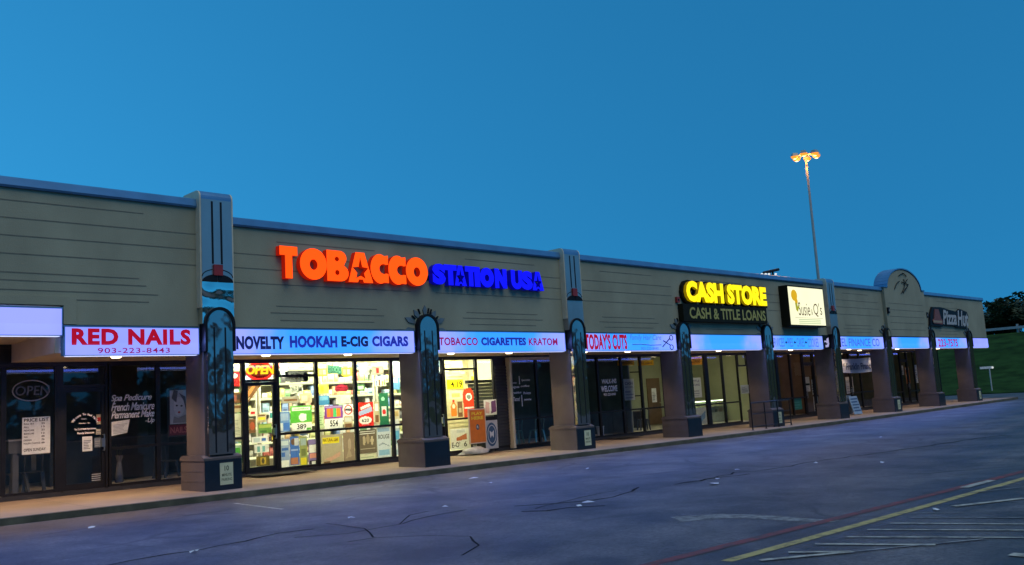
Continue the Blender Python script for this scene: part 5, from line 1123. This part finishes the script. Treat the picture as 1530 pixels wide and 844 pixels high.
# sandwich board
xs_ = at(1268, 605, 1.0).x; xe = at(1280, 605, 1.0).x; Y = 1.0; f = wz(xs_, Y)
t = thing('sandwich_board', 'pale blue sandwich board standing by the pier before the finance office', 'sign', ((xs_+xe)/2, Y, f))
for s_ in (-1, 1):
    q = MB(); q.hexa([(xs_, Y+s_*.24-.012, f), (xe, Y+s_*.24-.012, f), (xe, Y+s_*.24+.012, f), (xs_, Y+s_*.24+.012, f)], [(xs_, Y+s_*.03-.012, f+.86), (xe, Y+s_*.03-.012, f+.86), (xe, Y+s_*.03+.012, f+.86), (xs_, Y+s_*.03+.012, f+.86)]); pn = q.build('panel', plain((.30, .42, .55)), t)
q = MB()
for i in range(5):
    z = f+.14+i*.14; yy = Y-.24+.21*(z-f)/.86-.022; q.box(xs_+.08, xe-.08-.1*(i % 2), yy-.002, yy, z, z+.06)
q.build('lettering', plain((.05, .12, .25)), t)
# roof light bar and area lamp
P = at(1150, 407, 3.0)
t = thing('roof_light_bar', 'dark slanted bar with small white lamps on the roof behind the loan sign', 'light', (P.x, 3.0, 5.7))
a, c = at(1141, 407.5, 3.0), at(1163, 402.5, 3.0)
q = MB(); q.tube(a, c, .07, n=8); q.build('bar', SLOT, t)
q = MB(); q.tube((a.x+.6, 3.0, 5.7), (a.x+.6, 3.0, a.z+.1), .05); q.tube((c.x-.6, 3.0, 5.7), (c.x-.6, 3.0, c.z-.05), .05); q.build('bracket', SLOT, t)
for x in (1138.5, 1144, 1149, 1159):
    p = at(x, 409.3, 2.6); q = MB(); q.lathe((p.x, p.y, p.z-.05), [(.03, 0), (.06, .03), (.06, .07), (.03, .09)], 10); q.build('lamp', emis('cold_lamp', (.85, .95, 1), .9), t)
q = MB(); p, p2 = at(1137, 410.6, 2.6), at(1161, 410.6, 2.6); q.box(p.x, p2.x, 2.5, 2.7, 5.7, min(p.z, p2.z)-.04); q.build('plinth', DARKW, t)
Yp = 13.0; top = at(1206, 232, Yp); botx = at(1222.5, 413, Yp).x; zg = az(botx)
t = thing('area_lamp', 'tall parking lot lamp with six glowing orange heads behind the row', 'street lamp', (botx, Yp, zg))
LM = mat('galvanised_pole', (.42, .40, .36), .5, .4, amount=.15)
q = MB(); q.tube((botx, Yp, zg), (botx, Yp, top.z), .15, .08, 14); q.lathe((botx, Yp, zg), [(.45, 0), (.45, .5), (.3, .55)], 14); q.build('pole', LM, t)
LE = emis('sodium_lens', (1.0, .30, .03), 1.35)
hub = Vector((botx, Yp, top.z))
for k in range(6):
    a = R(60*k+18); d = Vector((math.cos(a), math.sin(a), 0)); e_ = hub+d*.62
    q = MB(); q.tube(hub, e_, .045); q.lathe(hub-Vector((0, 0, .25)), [(.16, 0), (.16, .3)], 10) if k == 0 else None; ar = q.build('arm', LM, t)
    n_ = Vector((-d.y, d.x, 0)); q = MB()
    B = [e_-n_*.24+d*.0, e_+n_*.24+d*.0, e_+n_*.24+d*.5, e_-n_*.24+d*.5]
    q.hexa([v-Vector((0, 0, .10)) for v in B], [v+Vector((0, 0, .14)) for v in [e_-n_*.17+d*.08, e_+n_*.17+d*.08, e_+n_*.17+d*.42, e_-n_*.17+d*.42]]); hd = q.build('lamp_head', LM, t)
    q = MB(); c_ = e_+d*.25-Vector((0, 0, .10)); q.lathe(c_-Vector((0, 0, .2)), [(.04, 0), (.20, .05), (.28, .13), (.30, .2)], 14); q.build('lens', LE, hd)
    q = MB(); q.lathe(c_-Vector((0, 0, .25)), [(.02, 0), (.13, .05), (.02, .10)], 10); q.build('bulb', emis('sodium_bulb', (1.0, .78, .35), 3.0), hd)
    
l = bpy.data.lights.new('area_lamp_light', 'POINT'); l.energy = 900; l.color = (1, .42, .08); l.shadow_soft_size = .5
lo = bpy.data.objects.new('area_lamp_light', l); COL.objects.link(lo); lo.parent = t; lo.location = hub-Vector((0, 0, .9))-ORG[t.name]

# ------------------------------------------------------------------ lawn sign, rail, trees
p = at(1478, 548, 12.0); X_ = 69.2; d = ray(1478, 549); k = (X_-CAM.x)/d.x; p = CAM+d*k; zg = hz(p.x+.04*0, p.y)
t = thing('arrow_sign', 'small white one armed sign on a thin post standing on the lawn', 'sign', (p.x, p.y, zg))
q = MB(); q.tube((p.x, p.y, zg-.05), (p.x, p.y, p.z), .045); q.build('post', plain((.5, .5, .5)), t)
q = MB(); r_ = Vector((CR.x, CR.y, 0)).normalized(); a, c = Vector(p)-r_*.75, Vector(p)+r_*.25; nn = Vector((-r_.y, r_.x, 0))*.03
q.hexa([a-nn-Vector((0, 0, .09)), c-nn-Vector((0, 0, .09)), c+nn-Vector((0, 0, .09)), a+nn-Vector((0, 0, .09))], [a-nn+Vector((0, 0, .09)), c-nn+Vector((0, 0, .09)), c+nn+Vector((0, 0, .09)), a+nn+Vector((0, 0, .09))]); q.build('arm', plain((.8, .8, .8)), t)
q = MB(); q.lathe((c.x, c.y, c.z-.15), [(.03, .05), (.09, .09), (.09, .18), (.03, .22)], 10); q.build('reflector', emis('reflector', (.9, 1, .95), .7), t)  # glint put in as the reflector's own glow
t = thing('guard_rail', 'white rail on short posts along the top of the lawn', 'fence', (101.5, 10, az(70)+5.8))
GRL = plain((.34, .36, .35)); q = MB(); zt = az(70)+5.8
q.box(101.4, 101.6, -60, 70, zt+.42, zt+.70); q.build('rail', GRL, t)
for y in range(-24, 42, 4):
    q = MB(); q.box(101.62, 101.8, y-.1, y+.1, zt-.3, zt+.95); q.build('post', GRL, t)
LEAF = mat('leaf', (.020, .042, .014), .7, amount=.5, scale=.8, trans=.2); BARK = mat('bark', (.06, .045, .03), .9, amount=.3)
def crown(q, c, rx, rz, n, size, rnd):
    cl = []
    for _ in range(max(5, int(n/60))):
        a, u, r = rnd.uniform(0, 6.28), rnd.uniform(-1, 1), rnd.uniform(.35, 1)
        cl.append((c[0]+rx*r*math.cos(a)*math.sqrt(1-u*u*.8), c[1]+rx*r*math.sin(a)*math.sqrt(1-u*u*.8), c[2]+rz*u*r, rnd.uniform(.22, .42)*rx))
    vs = []; fs = []
    for _ in range(n):
        k = rnd.choice(cl); v = Vector((rnd.gauss(0, 1), rnd.gauss(0, 1), rnd.gauss(0, 1))).normalized()*k[3]*rnd.uniform(.6, 1.1)
        P = Vector(k[:3])+v; a = Vector((rnd.gauss(0, 1), rnd.gauss(0, 1), rnd.gauss(0, .6))).normalized(); b_ = a.orthogonal().normalized(); s_ = size*rnd.uniform(.6, 1.4); o = len(vs)
        vs += [P-a*s_, P+b_*s_*.5, P+a*s_, P-b_*s_*.5]; fs.append((o, o+1, o+2, o+3))
    q.add(vs, fs)
def make_tree(seed, h, w):
    rnd = random.Random(seed); t = thing('broadleaf_tree', 'dark leafy tree in the wood above the lawn', 'tree', (0, 0, 0), 'trees in the wood beyond the lawn')
    q = MB(); q.tube((0, 0, -.5), (.1, 0, h*.55), .22, .1, 8)
    for i in range(5): a = rnd.uniform(0, 6.28); q.tube((.05, 0, h*(.3+.06*i)), (w*.6*math.cos(a), w*.6*math.sin(a), h*(.6+.06*i)), .09, .03, 6)
    q.build('trunk', BARK, t)
    q = MB(); crown(q, (0, 0, h*.58), w, h*.40, 1900, .30, rnd); q.build('crown', LEAF, t)
    return t
protos = [make_tree(3, 6.5, 2.6), make_tree(5, 5.6, 3.0), make_tree(8, 7.6, 2.3)]
rnd = random.Random(11); zt = az(70)+5.6; used = set(); i = 0
for y in range(-34, 44, 3):
    for row in range(3):
        k = rnd.randrange(3); src = protos[k]
        if k in used: o = copy_tree(src)
        else: o = src; used.add(k)
        o.location = (104.5+row*4.5+rnd.uniform(-1.5, 1.5), y+rnd.uniform(-1.3, 1.3), zt-.3); s_ = rnd.uniform(.55, .85)+(.15 if row else 0); o.scale = (s_*1.15, s_*1.15, s_*(1.0 if y > 14 or y < 8 else 1.0)); o.rotation_euler = (0, 0, rnd.uniform(0, 6))
        if y > 15: o.scale = (o.scale[0]*.8, o.scale[1]*.8, o.scale[2]*.6)
        i += 1
# wood across the road behind the camera, seen only as reflections in glass and steel
q = MB(); rnd = random.Random(4)
for i in range(46):
    x = -170+i*8+rnd.uniform(-2, 2); h = rnd.uniform(9, 15)
    crown(q, (x, -105+rnd.uniform(-6, 6), h*.5), rnd.uniform(5, 8), h*.5, 420, 1.0, rnd)
tag(q.build('far_woods', LEAF), 'dark wood across the lot facing the shops', 'wood', kind='stuff')
